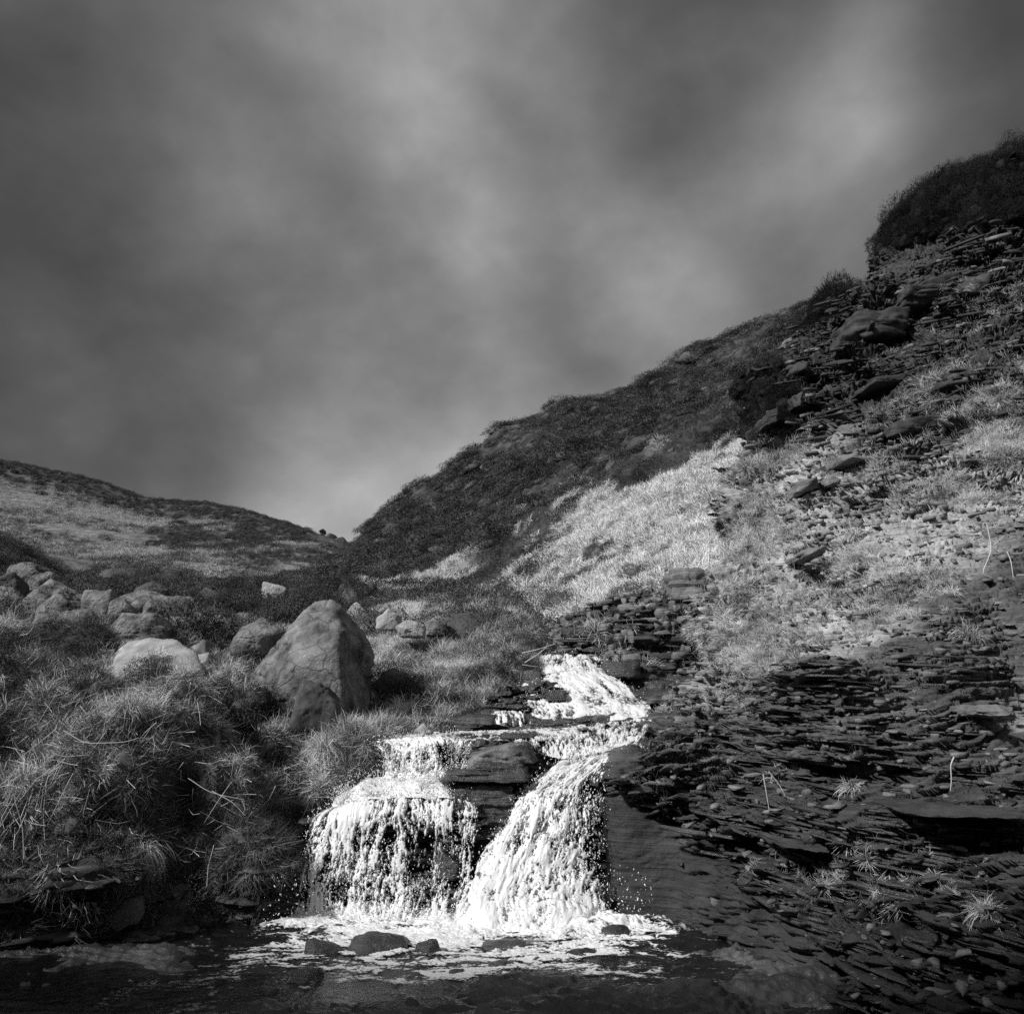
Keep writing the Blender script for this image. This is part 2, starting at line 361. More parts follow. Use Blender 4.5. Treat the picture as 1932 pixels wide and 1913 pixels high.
edge_v = np.interp(u, [600, 900, 1000, 1050, 1180, 1330, 1440], [1300, 1150, 1100, 930, 900, 860, 760])   # heather above, bleached grass below
cov = sstep(v - edge_v + 60 * fbm(G, .35, 4, off=5.), -12, 40) * sstep(u, 960, 1060)
cov = np.maximum(cov, sstep(fbm(G, .5, 4, off=15.) + blob(u, v, 745, 1120, 60, 22) + .45 * blob(u, v, 860, 1100, 150, 60) + .5 * fbm(G, 1.6, 3, off=16.), .22, .9) * .5 * (1 - sstep(u, 980, 1060)))
scarp = sstep(v - np.interp(u, [980, 1120, 1250, 1340], [1175, 1150, 1100, 1085]), 0, 14) * sstep(u, 985, 1030)
G1 = G + n0 * (fbm(G, .12, 4, off=2.) * np.clip(dep / 40, .25, 2) * 1.1 - .9 * np.clip(ridged(np.stack([G[..., 0] + .4 * G[..., 1], G[..., 0] * .2, G[..., 2] * .3], -1), .16, 3, off=4.), 0, 1) * sstep(dep, 24, 45) + .35 * fbm(G, .4, 3, off=19.) * sstep(dep, 20, 35) + .30 * fbm(G, (.9, .9, .9), 4, .6, off=9.) * np.clip(dep / 25, .5, 1.3))[..., None]
gul = ridged(np.stack([G[..., 0] + .5 * G[..., 1], G[..., 0] * .15, G[..., 2] * .12], -1), .8, 3)
G1 = G1 - n0 * (.30 * gul * (dep < 40) * (1 - scarp))[..., None]
n1 = gnormal(G1)
if n1[..., 2].mean() < 0: n1 = -n1
G2 = strata(G1, n1, .28 * scarp + .02, .12, .5, .5, 4.4, .8)
hill = grid_obj('hillside', G2, M_slope, {'cover': cov * (1 - scarp)})
tag(hill, kind='structure', label='dark heather hillside above a bleached grass slope')
HI = dict(G=G2, n=n1, cover=cov, u=u, v=v, dep=dep, scarp=scarp)

# --- far hill on the left
Fh = []
ridge = [(-900,700),(-400,800),(-150,845),(0,880),(100,900),(200,920),(280,945),(340,950),(400,956),(450,966),(500,980),(560,1000),(600,1014),(650,1030),(685,1047),(760,1085),(860,1120)]
for (uu, vv) in ridge:
    Yr = np.interp(uu, [-900, 0, 400, 700, 860], [150, 200, 210, 170, 160])
    Fh.append([P(uu, max(vv + 260, 1180), 46), P(uu, max(vv + 60, 1125), 62), P(uu, vv + (1118 - vv) * .66 if vv < 1100 else vv + 8, 62 + (Yr - 62) * .35),
               P(uu, vv + (1118 - vv) * .30 if vv < 1100 else vv + 4, 62 + (Yr - 62) * .72), P(uu, vv, Yr), P(uu, vv, Yr) + np.array((0, 30, -3)), P(uu, vv, Yr) + np.array((0, 300, -30))])
G, _, _ = loft(Fh, (4, 3.2))
n0 = gnormal(G)
if n0[..., 2].mean() < 0: n0 = -n0
u, v, dep = proj(G)
G1 = G + n0 * (1.8 * fbm(G, .03, 4, off=1.) + .6 * fbm(G, .2, 5, .6, off=4.))[..., None]
far_n = fbm(G, (.035, .05, .12), 5, .6, off=6.)
rv = np.interp(u, [q[0] for q in ridge], [q[1] for q in ridge])
covf = sstep(far_n * 1.0 + 1.5 * sstep(v - rv, 4, 48) - .75 - .9 * blob(u, v, 340, 1000, 40, 50) - .55 * blob(u, v, 450, 1010, 60, 60) - .4 * blob(u, v, 600, 1090, 120, 22) + .6 * fbm(G, (.12, .12, .5), 4, .65, off=66.) - .15, -.4, .9)
fh = grid_obj('hills', G1, M_moor, {'cover': covf})
tag(fh, kind='structure', label='far moorland hill across the left background')
FH = dict(G=G1, n=n0, cover=covf, u=u, v=v, dep=dep)

# --- left bank and boulder field
B = []
B.append([P(*q) for q in [(-3800,2100,3.),(-3300,1650,3.4),(-2900,1350,4),(-2600,1100,5.),(-2300,950,7),(-2000,900,10),(-1600,850,16),(-1300,850,28),(-1000,900,60)]])
B.append([P(*q) for q in [(-1150,2000,4.8),(-1050,1700,5.2),(-950,1450,6.),(-850,1290,7.2),(-800,1190,9),(-700,1110,12),(-600,1030,18),(-500,960,28),(-400,980,60)]])
B.append([P(*q) for q in [(-400,1840,6.1),(-380,1640,6.5),(-360,1440,7.2),(-340,1300,8.4),(-320,1220,10.2),(-300,1150,14),(-260,1080,20),(-240,1005,30),(-200,1050,60)]])
B.append([P(*q) for q in [(0,1788,6.92),(0,1600,7.3),(0,1420,8),(0,1300,9),(0,1232,11),(0,1180,15),(0,1110,22),(0,1035,32),(40,1110,60)]])
B.append([P(*q) for q in [(150,1772,7.1),(150,1600,7.4),(150,1420,8),(150,1290,9),(150,1232,11),(150,1190,15),(150,1150,22),(160,1108,34),(200,1112,60)]])
B.append([P(*q) for q in [(300,1752,7.3),(300,1580,7.5),(300,1440,8),(310,1320,9),(310,1245,11.5),(310,1195,15),(310,1150,22),(320,1108,34),(330,1118,60)]])
B.append([P(*q) for q in [(450,1732,7.6),(440,1560,7.8),(440,1430,8.4),(440,1315,9.5),(440,1255,11.5),(450,1205,15),(450,1155,22),(460,1108,36),(460,1118,60)]])
B.append([P(*q) for q in [(535,1700,8.55),(540,1560,8.6),(568,1440,8.75),(588,1365,9.4),(580,1300,11.5),(580,1225,15),(580,1155,22),(580,1115,36),(580,1120,60)]])
B.append([P(*q) for q in [(700,1520,8.7),(695,1460,8.8),(690,1412,9),(690,1375,9.6),(690,1310,11.5),(690,1225,14),(690,1160,19),(690,1135,28),(690,1132,60)]])
B.append([P(*q) for q in [(775,1430,9.1),(785,1405,9.3),(795,1388,9.5),(802,1366,9.9),(800,1300,11.3),(800,1215,13.5),(800,1155,17),(800,1140,22),(800,1145,30)]])
B.append([P(*q) for q in [(866,1362,10.15),(872,1350,10.25),(880,1338,10.45),(888,1318,10.8),(900,1285,11.5),(905,1225,13),(900,1165,15.5),(890,1155,19),(880,1160,25)]])
B.append([P(*q) for q in [(968,1304,11.1),(972,1295,11.2),(976,1285,11.3),(982,1270,11.5),(988,1250,11.9),(995,1222,13),(985,1185,15),(980,1178,17),(970,1185,22)]])
B.append([P(*q) for q in [(1002,1288,11.5),(1005,1279,11.6),(1008,1270,11.7),(1012,1261,11.9),(1017,1252,12.3),(1020,1244,13.2),(1018,1225,15.2),(1010,1210,17),(1000,1205,22)]])
B = [[c[0] + np.array((0, 0, -.6))] + c + [c[-1] + np.array((0, 60, 6))] for c in B]
G, _, _ = loft(B, (3.2, 3.0))
n0 = gnormal(G)
if n0[..., 2].mean() < 0: n0 = -n0
u, v, dep = proj(G)
lump = sstep(fbm(G, (1.1, 1.1, .8), 4, .55, off=12.), -.45, .6) - .5
near = 1 - sstep(dep, 10, 16)
soft = sstep(u, 480, 620)
G1 = G + n0 * (lump * (.85 - .45 * soft) * near + .22 * fbm(G, 2.4, 3, off=3.) * (.4 + .6 * near) + .45 * fbm(G, .35, 3, off=7.) * (1 - near) * sstep(dep, 11, 14))[..., None]
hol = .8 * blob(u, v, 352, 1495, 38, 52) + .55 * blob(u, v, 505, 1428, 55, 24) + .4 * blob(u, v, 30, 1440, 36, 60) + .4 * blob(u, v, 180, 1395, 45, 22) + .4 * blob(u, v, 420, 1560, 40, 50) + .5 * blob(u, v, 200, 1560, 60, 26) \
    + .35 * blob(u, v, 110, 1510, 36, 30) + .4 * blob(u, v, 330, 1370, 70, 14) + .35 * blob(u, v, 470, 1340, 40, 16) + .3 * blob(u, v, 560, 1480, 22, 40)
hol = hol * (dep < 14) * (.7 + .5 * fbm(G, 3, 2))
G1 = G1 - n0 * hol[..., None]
under = sstep(v, 1560, 1680)                                    # cut bank of rock and bare earth at the foot
n1 = gnormal(G1)
if n1[..., 2].mean() < 0: n1 = -n1
G2 = strata(G1, n1, .28 * under + .01, .09, .5, .4, 6.6, .9)
covb = sstep(fbm(G, 1.0, 4, off=31.) + .35 * blob(u, v, 780, 1240, 130, 60) * 2 + .25 * blob(u, v, 300, 1300, 300, 80) - under, -.15, .35)
brr = np.clip(1.3 * blob(u, v, 735, 1200, 55, 42) + .9 * blob(u, v, 780, 1175, 60, 22), 0, 1)
peat_shade = np.clip(hol * 2.6 + under * .8, 0, 1)  # bare peat, with the shade of the hollows painted into the turf colour
bank = grid_obj('stream_bank', G2, M_turf, {'cover': np.maximum(covb * (1 - .8 * sstep(dep, 12, 15)), brr) * (1 - np.clip(hol * 2.6, 0, 1)), 'damp_shade': peat_shade})
tag(bank, kind='structure', label='tussocky left bank and boulder field')
BK = dict(G=G2, n=n1, cover=covb, u=u, v=v, dep=dep, under=under, hol=np.clip(hol * 5, 0, 1))

# --- valley beside and behind the camera, its left crest shaped to shade the foreground
xs = np.linspace(-90, 90, 160); ys = np.concatenate([np.linspace(-90, -20, 40), np.linspace(-19.5, 6, 90)])
X, Y = np.meshgrid(xs, ys, indexing='ij')
crest = np.interp(Y, [-90, -12, -3, -1, .2, 1.2, 2.2, 3.5, 5.2, 6.5], [28, 20, 13.4, 9.8, 7.2, 5.7, 5.0, 4.2, 3.1, 1.2])  # unseen hill, heights set to throw shade on the near pool, not the falls
left = sstep(-X, 4.4, 8.6) * crest + np.clip(-X - 9, 0, 80) * .28 * sstep(-Y, -6, 8)
right = sstep(X, 3.6 + 0 * X, 16) * 15 * (1 - sstep(Y, .5, 3.)) 
Z = left + right - .45
Gv = np.stack([X, Y, Z], -1); Gv[..., 2] += .5 * fbm(Gv, .4, 4) * (np.abs(X) > 5)
vs_ = grid_obj('shading_valley_side', Gv, M_turf, {'cover': np.clip(fbm(Gv, .3, 3) + .3, 0, 1)})
tag(vs_, kind='structure')
g = 2500.0
ground = raw_obj('ground', [(-g, -g, -3), (g, -g, -3), (g, g, -3), (-g, g, -3)], [(0, 1, 2, 3)], M_moor, {'cover': [.3] * 4})
tag(ground, kind='structure')

# ------------------------------------------------------------------ stream bed and pool
xs = np.linspace(-5.5, 4.5, 620); ys = np.concatenate([np.linspace(1.0, 4.9, 60)[:-1], np.linspace(4.9, 8.9, 420)])
X, Y = np.meshgrid(xs, ys, indexing='ij'); Gb = np.stack([X, Y, X * 0], -1)
q = np.stack([X, Y, X * 0], -1)
slabs = fbm(q, (1.1, 1.6, 1), 3, off=2.)
st = np.floor(slabs * 9 + .25 * fbm(q, 6, 3)) / 9
u, v, dep = proj(Gb)
poolm = blob(X, Y, -.55, 7.45, 1.9, .75)
Zb = -.015 + .24 * st + .05 * fbm(q, 5, 4, .6) + .02 * fbm(q, 22, 3, .6) - .34 * poolm + .10 * sstep(5.85 - Y + .35 * fbm(q, .9, 2, off=9.), 0, .7) + .14 * blob(X, Y, 1.9, 6.3, 1.1, .8) + .06 * fbm(q, (1.0, 2.4, 1), 3, off=33.)
Gb[..., 2] = Zb
bed = grid_obj('stream_bed', Gb, M_bed); tag(bed, kind='structure', label='dark wet slabs of the stream bed in the foreground')

xs = np.linspace(-5.4, 3.2, 560); ys = np.linspace(2.5, 8.55, 440)
X, Y = np.meshgrid(xs, ys, indexing='ij'); q = np.stack([X, Y, X * 0], -1)
agit = sstep(Y + .25 * fbm(q, 1.2, 2), 5.6, 7.6)
Zw = .055 * agit * fbm(q, (3.2, 5.2, 1), 4, .6, off=5.) + .008 * fbm(q, (7, 12, 1), 3, off=1.)
Gp = np.stack([X, Y, Zw], -1)
pool = grid_obj('pool_water', Gp, M_pool, smooth=True); tag(pool, kind='structure', label='dark pool below the falls streaked with foam')
# foam on the pool
xs = np.linspace(-2.6, 2.3, 900); ys = np.linspace(5.3, 8.3, 700)
X, Y = np.meshgrid(xs, ys, indexing='ij'); q = np.stack([X, Y, X * 0], -1)
w1 = fbm(q, 1.3, 3, off=4.); w2 = fbm(q, 1.3, 3, off=44.)
qw = np.stack([X * .62 + .55 * w1, Y * 1.5 + .5 * w2, X * 0], -1)
rd = ridged(qw, 2.3, 4, off=3.)
rd2 = ridged(qw, 6.5, 3, off=13.)
def rank(x):
    f = x.ravel(); o = np.argsort(f[::7]); sv = f[::7][o]; return np.interp(x, sv[::20], np.linspace(0, 1, len(sv[::20])))
def tri(x, pts): return np.interp(x, [p[0] for p in pts], [p[1] for p in pts])
front = tri(X, [(-2.6, 7.6), (-2.1, 6.3), (-1.6, 5.8), (-.6, 5.6), (.1, 5.6), (.6, 5.8), (1.1, 6.2), (1.5, 6.5), (2.3, 7.0)])
den = sstep(Y, front - .25, front + 1.5)
den = den * sstep(X, -2.35, -1.7) * (1 - sstep(X, 1.1, 1.9))
boil = np.clip(blob(X, Y, -1.05, 7.95, .95, .28) + blob(X, Y, .15, 7.55, .75, .45) + blob(X, Y, .9, 7.6, .4, .25), 0, 1)
lace_n = rank(.75 * rd + .55 * rd2 + .5 * fbm(q, (20, 45, 1), 3, .7, off=2.) + .45 * fbm(q, (70, 130, 1), 2))
covr = np.clip(.66 * den * (1 - .35 * blob(X, Y, -1.6, 6.5, .6, .4)) + .62 * boil + .04, 0, .93) * sstep(X, -2.4, -1.9) * (1 - sstep(X + .3 * fbm(q, 2, 3), .8, 1.7)) * sstep(Y, front - .5, front + .1)
score = lace_n - 1 + covr
th = np.clip(score, -.05, .6)
Zf = .006 + .016 * np.maximum(th, -.04) + .12 * boil * np.maximum(fbm(q, 5, 4, .65, off=8.) + .25, 0)
# follow the pool surface
agf = sstep(Y + .25 * fbm(q, 1.2, 2), 5.6, 7.6)
Zf = Zf + .055 * agf * fbm(q, (3.2, 5.2, 1), 4, .6, off=5.) + .008 * fbm(q, (7, 12, 1), 3, off=1.)
Zf = Zf + .004
foam = grid_obj('foam', np.stack([X, Y, Zf], -1), M_foam, {'body': np.clip(.35 + score / .12 * .6, .05, .97)}, keep=score > -.06, smooth=True); tag(foam, kind='stuff', label='white foam swirling on the pool')

# ------------------------------------------------------------------ bedrock of the falls: ledges stepping up the stream
# rows: under water, foot, lower lip, lower ledge back, upper lip, upper ledge back, step lip/back x3, far
K = []
def kc(base, lip1, back1, lip2, back2, s1, s1b, s2, s2b, s3):
    pts = [P(*base), P(*lip1), P(*back1), P(*lip2), P(*back2), P(*s1), P(*s1b), P(*s2), P(*s2b), P(*s3)]
    end = pts[-1] + np.array((.3, 1.6, -.03)); end2 = end + np.array((.8, 4, .1))
    K.append([pts[0] + np.array((0, 0, -.5))] + pts + [end, end2])
kc((520,1712,8.1),(560,1560,8.2),(600,1530,8.6),(650,1420,8.9),(690,1395,9.5),(760,1372,9.9),(790,1360,10.4),(880,1335,10.7),(920,1320,11.2),(960,1290,11.6))
kc((570,1716,8.0),(605,1545,8.15),(640,1525,8.6),(690,1418,8.85),(720,1396,9.5),(790,1368,9.9),(820,1356,10.4),(900,1320,10.7),(930,1300,11.3),(975,1268,11.6))
kc((640,1718,7.95),(650,1533,8.15),(680,1500,8.6),(730,1407,8.85),(750,1393,9.5),(850,1358,9.9),(865,1350,10.4),(960,1300,10.7),(970,1285,11.3),(1000,1252,11.7))
kc((720,1718,7.9),(730,1526,8.12),(740,1492,8.6),(790,1403,8.8),(800,1390,9.5),(900,1352,9.9),(905,1342,10.5),(990,1295,10.75),(1000,1283,11.4),(1020,1248,11.75))
kc((790,1715,7.95),(800,1522,8.1),(815,1488,8.5),(850,1402,8.75),(850,1388,9.5),(950,1350,9.85),(955,1340,10.5),(1020,1290,10.7),(1030,1280,11.4),(1050,1245,11.8))
kc((860,1715,7.9),(865,1528,8.05),(870,1480,8.35),(900,1405,8.6),(890,1388,9.5),(1000,1352,9.8),(1005,1340,10.5),(1050,1300,10.7),(1060,1285,11.4),(1085,1245,11.8))
kc((930,1715,7.85),(935,1560,8.1),(935,1460,8.35),(950,1405,8.6),(960,1388,9.45),(1060,1360,9.7),(1060,1345,10.4),(1085,1310,10.7),(1095,1290,11.4),(1115,1247,11.8))
kc((1010,1715,7.85),(1005,1600,8.15),(1000,1480,8.5),(1030,1412,8.75),(1040,1388,9.4),(1120,1362,9.65),(1120,1348,10.3),(1125,1315,10.6),(1135,1290,11.4),(1150,1252,11.8))
kc((1090,1710,7.95),(1080,1610,8.2),(1065,1500,8.5),(1100,1425,8.85),(1110,1385,9.4),(1180,1362,9.6),(1180,1345,10.2),(1175,1318,10.6),(1185,1295,11.3),(1190,1258,11.8))
kc((1150,1700,8.15),(1148,1590,8.25),(1148,1475,8.45),(1165,1425,8.85),(1170,1385,9.4),(1225,1358,9.7),(1230,1338,10.2),(1235,1312,10.6),(1240,1290,11.2),(1240,1262,11.6))
kc((1260,1690,8.4),(1260,1590,8.6),(1262,1470,8.7),(1280,1410,9.1),(1290,1370,9.6),(1320,1340,9.9),(1340,1322,10.3),(1340,1300,10.7),(1340,1280,11.2),(1340,1262,11.6))
G, ka, kb = loft(K, (3.0, 2.2), linear=(False, True))
n0 = gnormal(G)
if n0[..., 2].mean() < 0: n0 = -n0
u, v, dep = proj(G)
G1 = G + n0 * (.07 * fbm(G, 2.2, 3, off=1.) - .22 * blob(u, v, 790, 1640, 60, 60) + .10 * blob(u, v, 830, 1600, 40, 30) - .25 * blob(u, v, 900, 1640, 40, 60) - .2 * blob(u, v, 1120, 1620, 30, 70))[..., None]
n1 = gnormal(G1)
if n1[..., 2].mean() < 0: n1 = -n1
G2 = strata(G1, n1, .15 + 0 * u, .085, .5, .15, 8.8, 1.0, dip=(-.03, .04))
G2 = G2 + n1 * (.018 * fbm(G, 7, 4, .6))[..., None]
falls_rock = grid_obj('bedrock', G2, M_wet); tag(falls_rock, kind='structure', label='wet layered bedrock under the waterfalls')
KR = dict(G=G2, n=n1, u=u, v=v, dep=dep)

# ------------------------------------------------------------------ falling water: thickness over the rock where the flow is dense
def water(name, cols, density, label, step=(1.05, 1.2), flow=(9, 1.7), seed=0., thick=.07, clump=1.0, hole=.0, rough=.010):
    G, a, b = loft(cols, step)
    n = gnormal(G)
    if n[..., 1].mean() > 0: n = -n
    u, v, dep = proj(G)
    # arc length parameters, metres
    sa = np.concatenate([[0], np.cumsum(np.linalg.norm(np.diff(G, axis=0), axis=-1).mean(1))])
    sb = np.concatenate([[0], np.cumsum(np.linalg.norm(np.diff(G, axis=1), axis=-1).mean(0))])
    SX, SY = np.meshgrid(sa, sb, indexing='ij')
    wx = .06 * fbm(np.stack([SX, SY, 0 * SX], -1), 3, 2, off=seed)
    q = np.stack([SX + wx, SY, 0 * SX], -1)
    streak = fbm(q, (flow[0] * 2.2, flow[1] * 1.6, 1), 4, .65, off=seed + 1)
    fine = fbm(q, (62, 26, 1), 3, .7, off=seed + 7)
    lace = ridged(q, (22, 9, 1), 3, off=seed + 17)
    D = density(u, v, SX, SY)
    fine2 = fbm(q, (130, 60, 1), 2, .7, off=seed + 27)
    mid = fbm(q, (10, 4.5, 1), 3, .6, off=seed + 33)
    score = rank(1.0 * streak * clump + .75 * mid + .85 * fine + .55 * fine2 + .6 * lace) - 1 + np.clip(D - hole, 0, .985)
    edge = np.minimum(np.minimum(np.arange(G.shape[0])[:, None], np.arange(G.shape[0])[::-1][:, None]) / 8., 1)
    score = score - (1 - edge) * .6
    th = np.clip(score, -.15, 1.2)
    lumps = .5 + .75 * fbm(q, (11, 8, 1), 5, .7, off=seed + 3)
    cov_ = np.clip(D, 0, 1); Gw = G + n * (.02 + thick * cov_ * (.25 + .28 * mid + .22 * streak + .25 * fbm(q, (4, 2.5, 1), 2, off=seed + 50)) + rough * (.35 * fine + .5 * streak) + .006 * np.clip(score * 6, -1, 1))[..., None]
    o = grid_obj(name, Gw, M_foam, {'body': np.clip(.30 + score / .16 * .7, .12, 1)}, keep=score > -.10, smooth=True)
    tag(o, kind='structure', label=label); return G, n, D, u, v, score
def W(l): return [P(*q) for q in l]
DROPS = []
# lower left fall
lf = [W([(640,1522,8.4),(592,1552,8.05),(572,1600,7.95),(558,1660,7.88),(545,1748,7.74)]),
      W([(690,1505,8.4),(650,1532,8.03),(636,1600,7.92),(628,1660,7.86),(620,1748,7.72)]),
      W([(740,1496,8.35),(722,1524,8.0),(712,1600,7.88),(706,1660,7.82),(698,1748,7.7)]),
      W([(800,1490,8.3),(800,1520,7.98),(792,1600,7.86),(785,1660,7.8),(778,1748,7.68)]),
      W([(850,1500,8.2),(868,1526,7.95),(860,1600,7.85),(852,1660,7.8),(844,1748,7.68)]),
      W([(880,1515,8.1),(905,1540,7.92),(900,1600,7.85),(890,1660,7.8),(878,1748,7.66)])]
def d_lf(u, v, a, b):
    return .52 + .38 * blob(u, v, 700, 1528, 130, 28) + .26 * blob(u, v, 655, 1590, 34, 60) - .46 * blob(u, v, 800, 1640, 62, 70) - .25 * blob(u, v, 860, 1590, 30, 45) \
        - .14 * (1 - sstep(u, 560, 600)) + .35 * blob(u, v, 822, 1640, 6, 80) + .3 * sstep(v, 1690, 1725)
DROPS.append(water('waterfall', lf, d_lf, 'lower left waterfall splashing white down dark rock', seed=3., hole=0.02))
# upper left curtain
uf = [W([(700,1402,8.75),(716,1418,8.68),(718,1450,8.62),(718,1500,8.52)]),
      W([(745,1398,8.75),(752,1412,8.66),(748,1450,8.6),(738,1505,8.5)]),
      W([(800,1394,8.7),(806,1408,8.62),(800,1450,8.56),(780,1505,8.45)]),
      W([(850,1393,8.6),(852,1408,8.54),(846,1450,8.48),(830,1500,8.4)]),
      W([(905,1393,8.5),(900,1408,8.45),(890,1440,8.42),(862,1490,8.3)])]
def d_uf(u, v, a, b):
    return .52 + .45 * blob(u, v, 790, 1490, 90, 20) + .2 * blob(u, v, 775, 1440, 45, 50) - .38 * sstep(u, 826, 842) + .4 * blob(u, v, 800, 1402, 110, 6)
DROPS.append(water('waterfall', uf, d_uf, 'thin curtain of water over the upper left ledge', flow=(17, 1.6), seed=9., thick=.035))
# pool of white water on the lower ledge
ml = [W([(640,1512,8.5),(700,1475,8.6),(760,1475,8.6),(830,1470,8.5)]),
      W([(628,1535,8.1),(690,1520,8.1),(760,1515,8.05),(860,1515,8.0)])]
ml = [list(x) for x in zip(*ml)]
DROPS.append(water('white_water', [[c[0], c[0] * .5 + c[1] * .5 + np.array((0, 0, .03)), c[1]] for c in ml], lambda u, v, a, b: .93 + 0 * u, 'churning white water on the lower ledge', flow=(4, 6), seed=12., thick=.08))
# main chute on the right
mc = [W([(1105,1414,8.8),(1046,1447,8.5),(985,1500,8.2),(955,1560,8.0),(905,1620,7.8),(855,1760,7.4)]),
      W([(1138,1410,8.75),(1078,1446,8.45),(1020,1495,8.1),(990,1560,7.92),(950,1640,7.72),(925,1765,7.3)]),
      W([(1168,1408,8.7),(1108,1448,8.42),(1060,1500,8.05),(1040,1570,7.88),(1010,1650,7.72),(1000,1765,7.28)]),
      W([(1200,1410,8.65),(1135,1450,8.42),(1108,1505,8.1),(1095,1580,7.92),(1080,1650,7.78),(1075,1762,7.35)]),
      W([(1222,1418,8.6),(1155,1458,8.4),(1142,1512,8.15),(1138,1590,8.0),(1134,1650,7.9),(1142,1745,7.6)])]
def d_mc(u, v, a, b):
    return .90 - .40 * blob(u, v, 1110, 1570, 34, 90) - .28 * blob(u, v, 1060, 1640, 50, 26) - .16 * blob(u, v, 1030, 1590, 60, 16) - .15 * blob(u, v, 960, 1690, 60, 12) - .45 * sstep(u, 1092, 1130) * sstep(v, 1455, 1490) * (1 - sstep(v, 1690, 1715))
DROPS.append(water('waterfall', mc, d_mc, 'main white chute pouring down to the pool on the right of the falls', flow=(7, 2.2), seed=21., thick=.10, clump=.8))
# feeder across the upper ledge, to the lip
fl = [W([(930,1384,9.3),(960,1396,8.7),(968,1412,8.5)]), W([(1040,1376,9.3),(1060,1392,8.8),(1066,1436,8.5)]), W([(1120,1370,9.3),(1120,1388,8.9),(1115,1428,8.5)]),
      W([(1190,1362,9.4),(1178,1384,9.0),(1165,1420,8.6)]), W([(1240,1358,9.5),(1222,1384,9.05),(1205,1420,8.65)])]
DROPS.append(water('white_water', fl, lambda u, v, a, b: .34 + .6 * blob(u, v, 1170, 1410, 60, 26) + .35 * blob(u, v, 1120, 1430, 60, 12), 'thin water running across the upper ledge to the chute', flow=(9, 4), seed=31., thick=.03))
ld = [W([(700,1399,9.0),(700,1404,8.85)]), W([(800,1386,9.4),(800,1401,8.78)]), W([(900,1383,9.4),(900,1401,8.6)]), W([(1000,1381,9.35),(1000,1402,8.72)]), W([(1100,1376,9.35),(1100,1396,8.9)])]
ld = [[c[0], (c[0] + c[1]) / 2, c[1]] for c in ld]
DROPS.append(water('white_water', ld, lambda u, v, a, b: .5 + 0 * u, 'film of water over the long upper ledge', flow=(2.5, 9), seed=37., thick=.015, step=(1.5, .8), rough=.006))
# upper cascade
uc = [W([(1018,1244,11.9),(995,1262,11.6),(990,1290,11.2),(985,1312,10.9),(980,1330,10.5),(985,1362,10.1)]),
      W([(1040,1240,11.9),(1030,1262,11.5),(1028,1290,11.),(1030,1312,10.7),(1032,1335,10.3),(1036,1372,9.75)]),
      W([(1068,1240,11.9),(1066,1262,11.4),(1075,1290,10.9),(1085,1312,10.6),(1090,1335,10.2),(1095,1376,9.6)]),
      W([(1100,1242,11.9),(1105,1265,11.4),(1125,1290,10.9),(1145,1312,10.6),(1155,1335,10.1),(1160,1374,9.6)]),
      W([(1140,1246,11.9),(1145,1270,11.5),(1170,1292,11.),(1200,1315,10.6),(1225,1338,10.1),(1230,1364,9.7)])]
def d_uc(u, v, a, b):
    return .78 + .22 * blob(u, v, 1090, 1285, 40, 30) + .2 * blob(u, v, 1160, 1340, 60, 20) - .7 * blob(u, v, 1005, 1275, 22, 14) - .75 * blob(u, v, 1050, 1312, 24, 10) - .5 * blob(u, v, 1002, 1345, 26, 22) - .5 * blob(u, v, 1128, 1254, 24, 8) - .4 * blob(u, v, 1050, 1252, 14, 8) - .3 * blob(u, v, 1150, 1322, 40, 8) - .25 * blob(u, v, 1070, 1352, 60, 7)
DROPS.append(water('cascade', uc, d_uc, 'upper cascade foaming down rock steps in the middle distance', flow=(5, 2.2), seed=41., thick=.09, step=(1.3, 1.3)))
# small spill left of the cascade
sc_ = [W([(925,1345,9.95),(925,1352,9.8),(926,1368,9.72)]), W([(960,1346,9.95),(960,1352,9.78),(960,1372,9.68)]), W([(990,1346,9.9),(992,1354,9.72),(992,1374,9.62)])]
DROPS.append(water('waterfall', sc_, lambda u, v, a, b: .5 + 0 * u, 'small spill over the step beside the upper cascade', flow=(16, 2), seed=47., thick=.03, step=(1, 1)))

# ------------------------------------------------------------------ instancing of stuff
def ico(sub):
    bm = bmesh.new(); bmesh.ops.create_icosphere(bm, subdivisions=sub, radius=1.0)
    vs = np.array([v_.co[:] for v_ in bm.verts]); fs = np.array([[v_.index for v_ in f.verts] for f in bm.faces]); bm.free(); return vs, fs
ICO = {k: ico(k) for k in (1, 2, 3, 4, 5, 6)}
def euler_from(Rm):
    y = -np.arcsin(np.clip(Rm[:, 2, 0], -1, 1)); x = np.arctan2(Rm[:, 2, 1], Rm[:, 2, 2]); z = np.arctan2(Rm[:, 1, 0], Rm[:, 0, 0])
    return np.stack([x, y, z], -1)
def frames(up, spin):
    up = up / (np.linalg.norm(up, axis=1, keepdims=True) + 1e-9)
    ref = np.stack([np.cos(spin), np.sin(spin), 0 * spin + .001], -1)
    x = ref - up * (ref * up).sum(1, keepdims=True); x /= np.linalg.norm(x, axis=1, keepdims=True) + 1e-9
    y = np.cross(up, x); return np.stack([x, y, up], -1)
_gn = {}
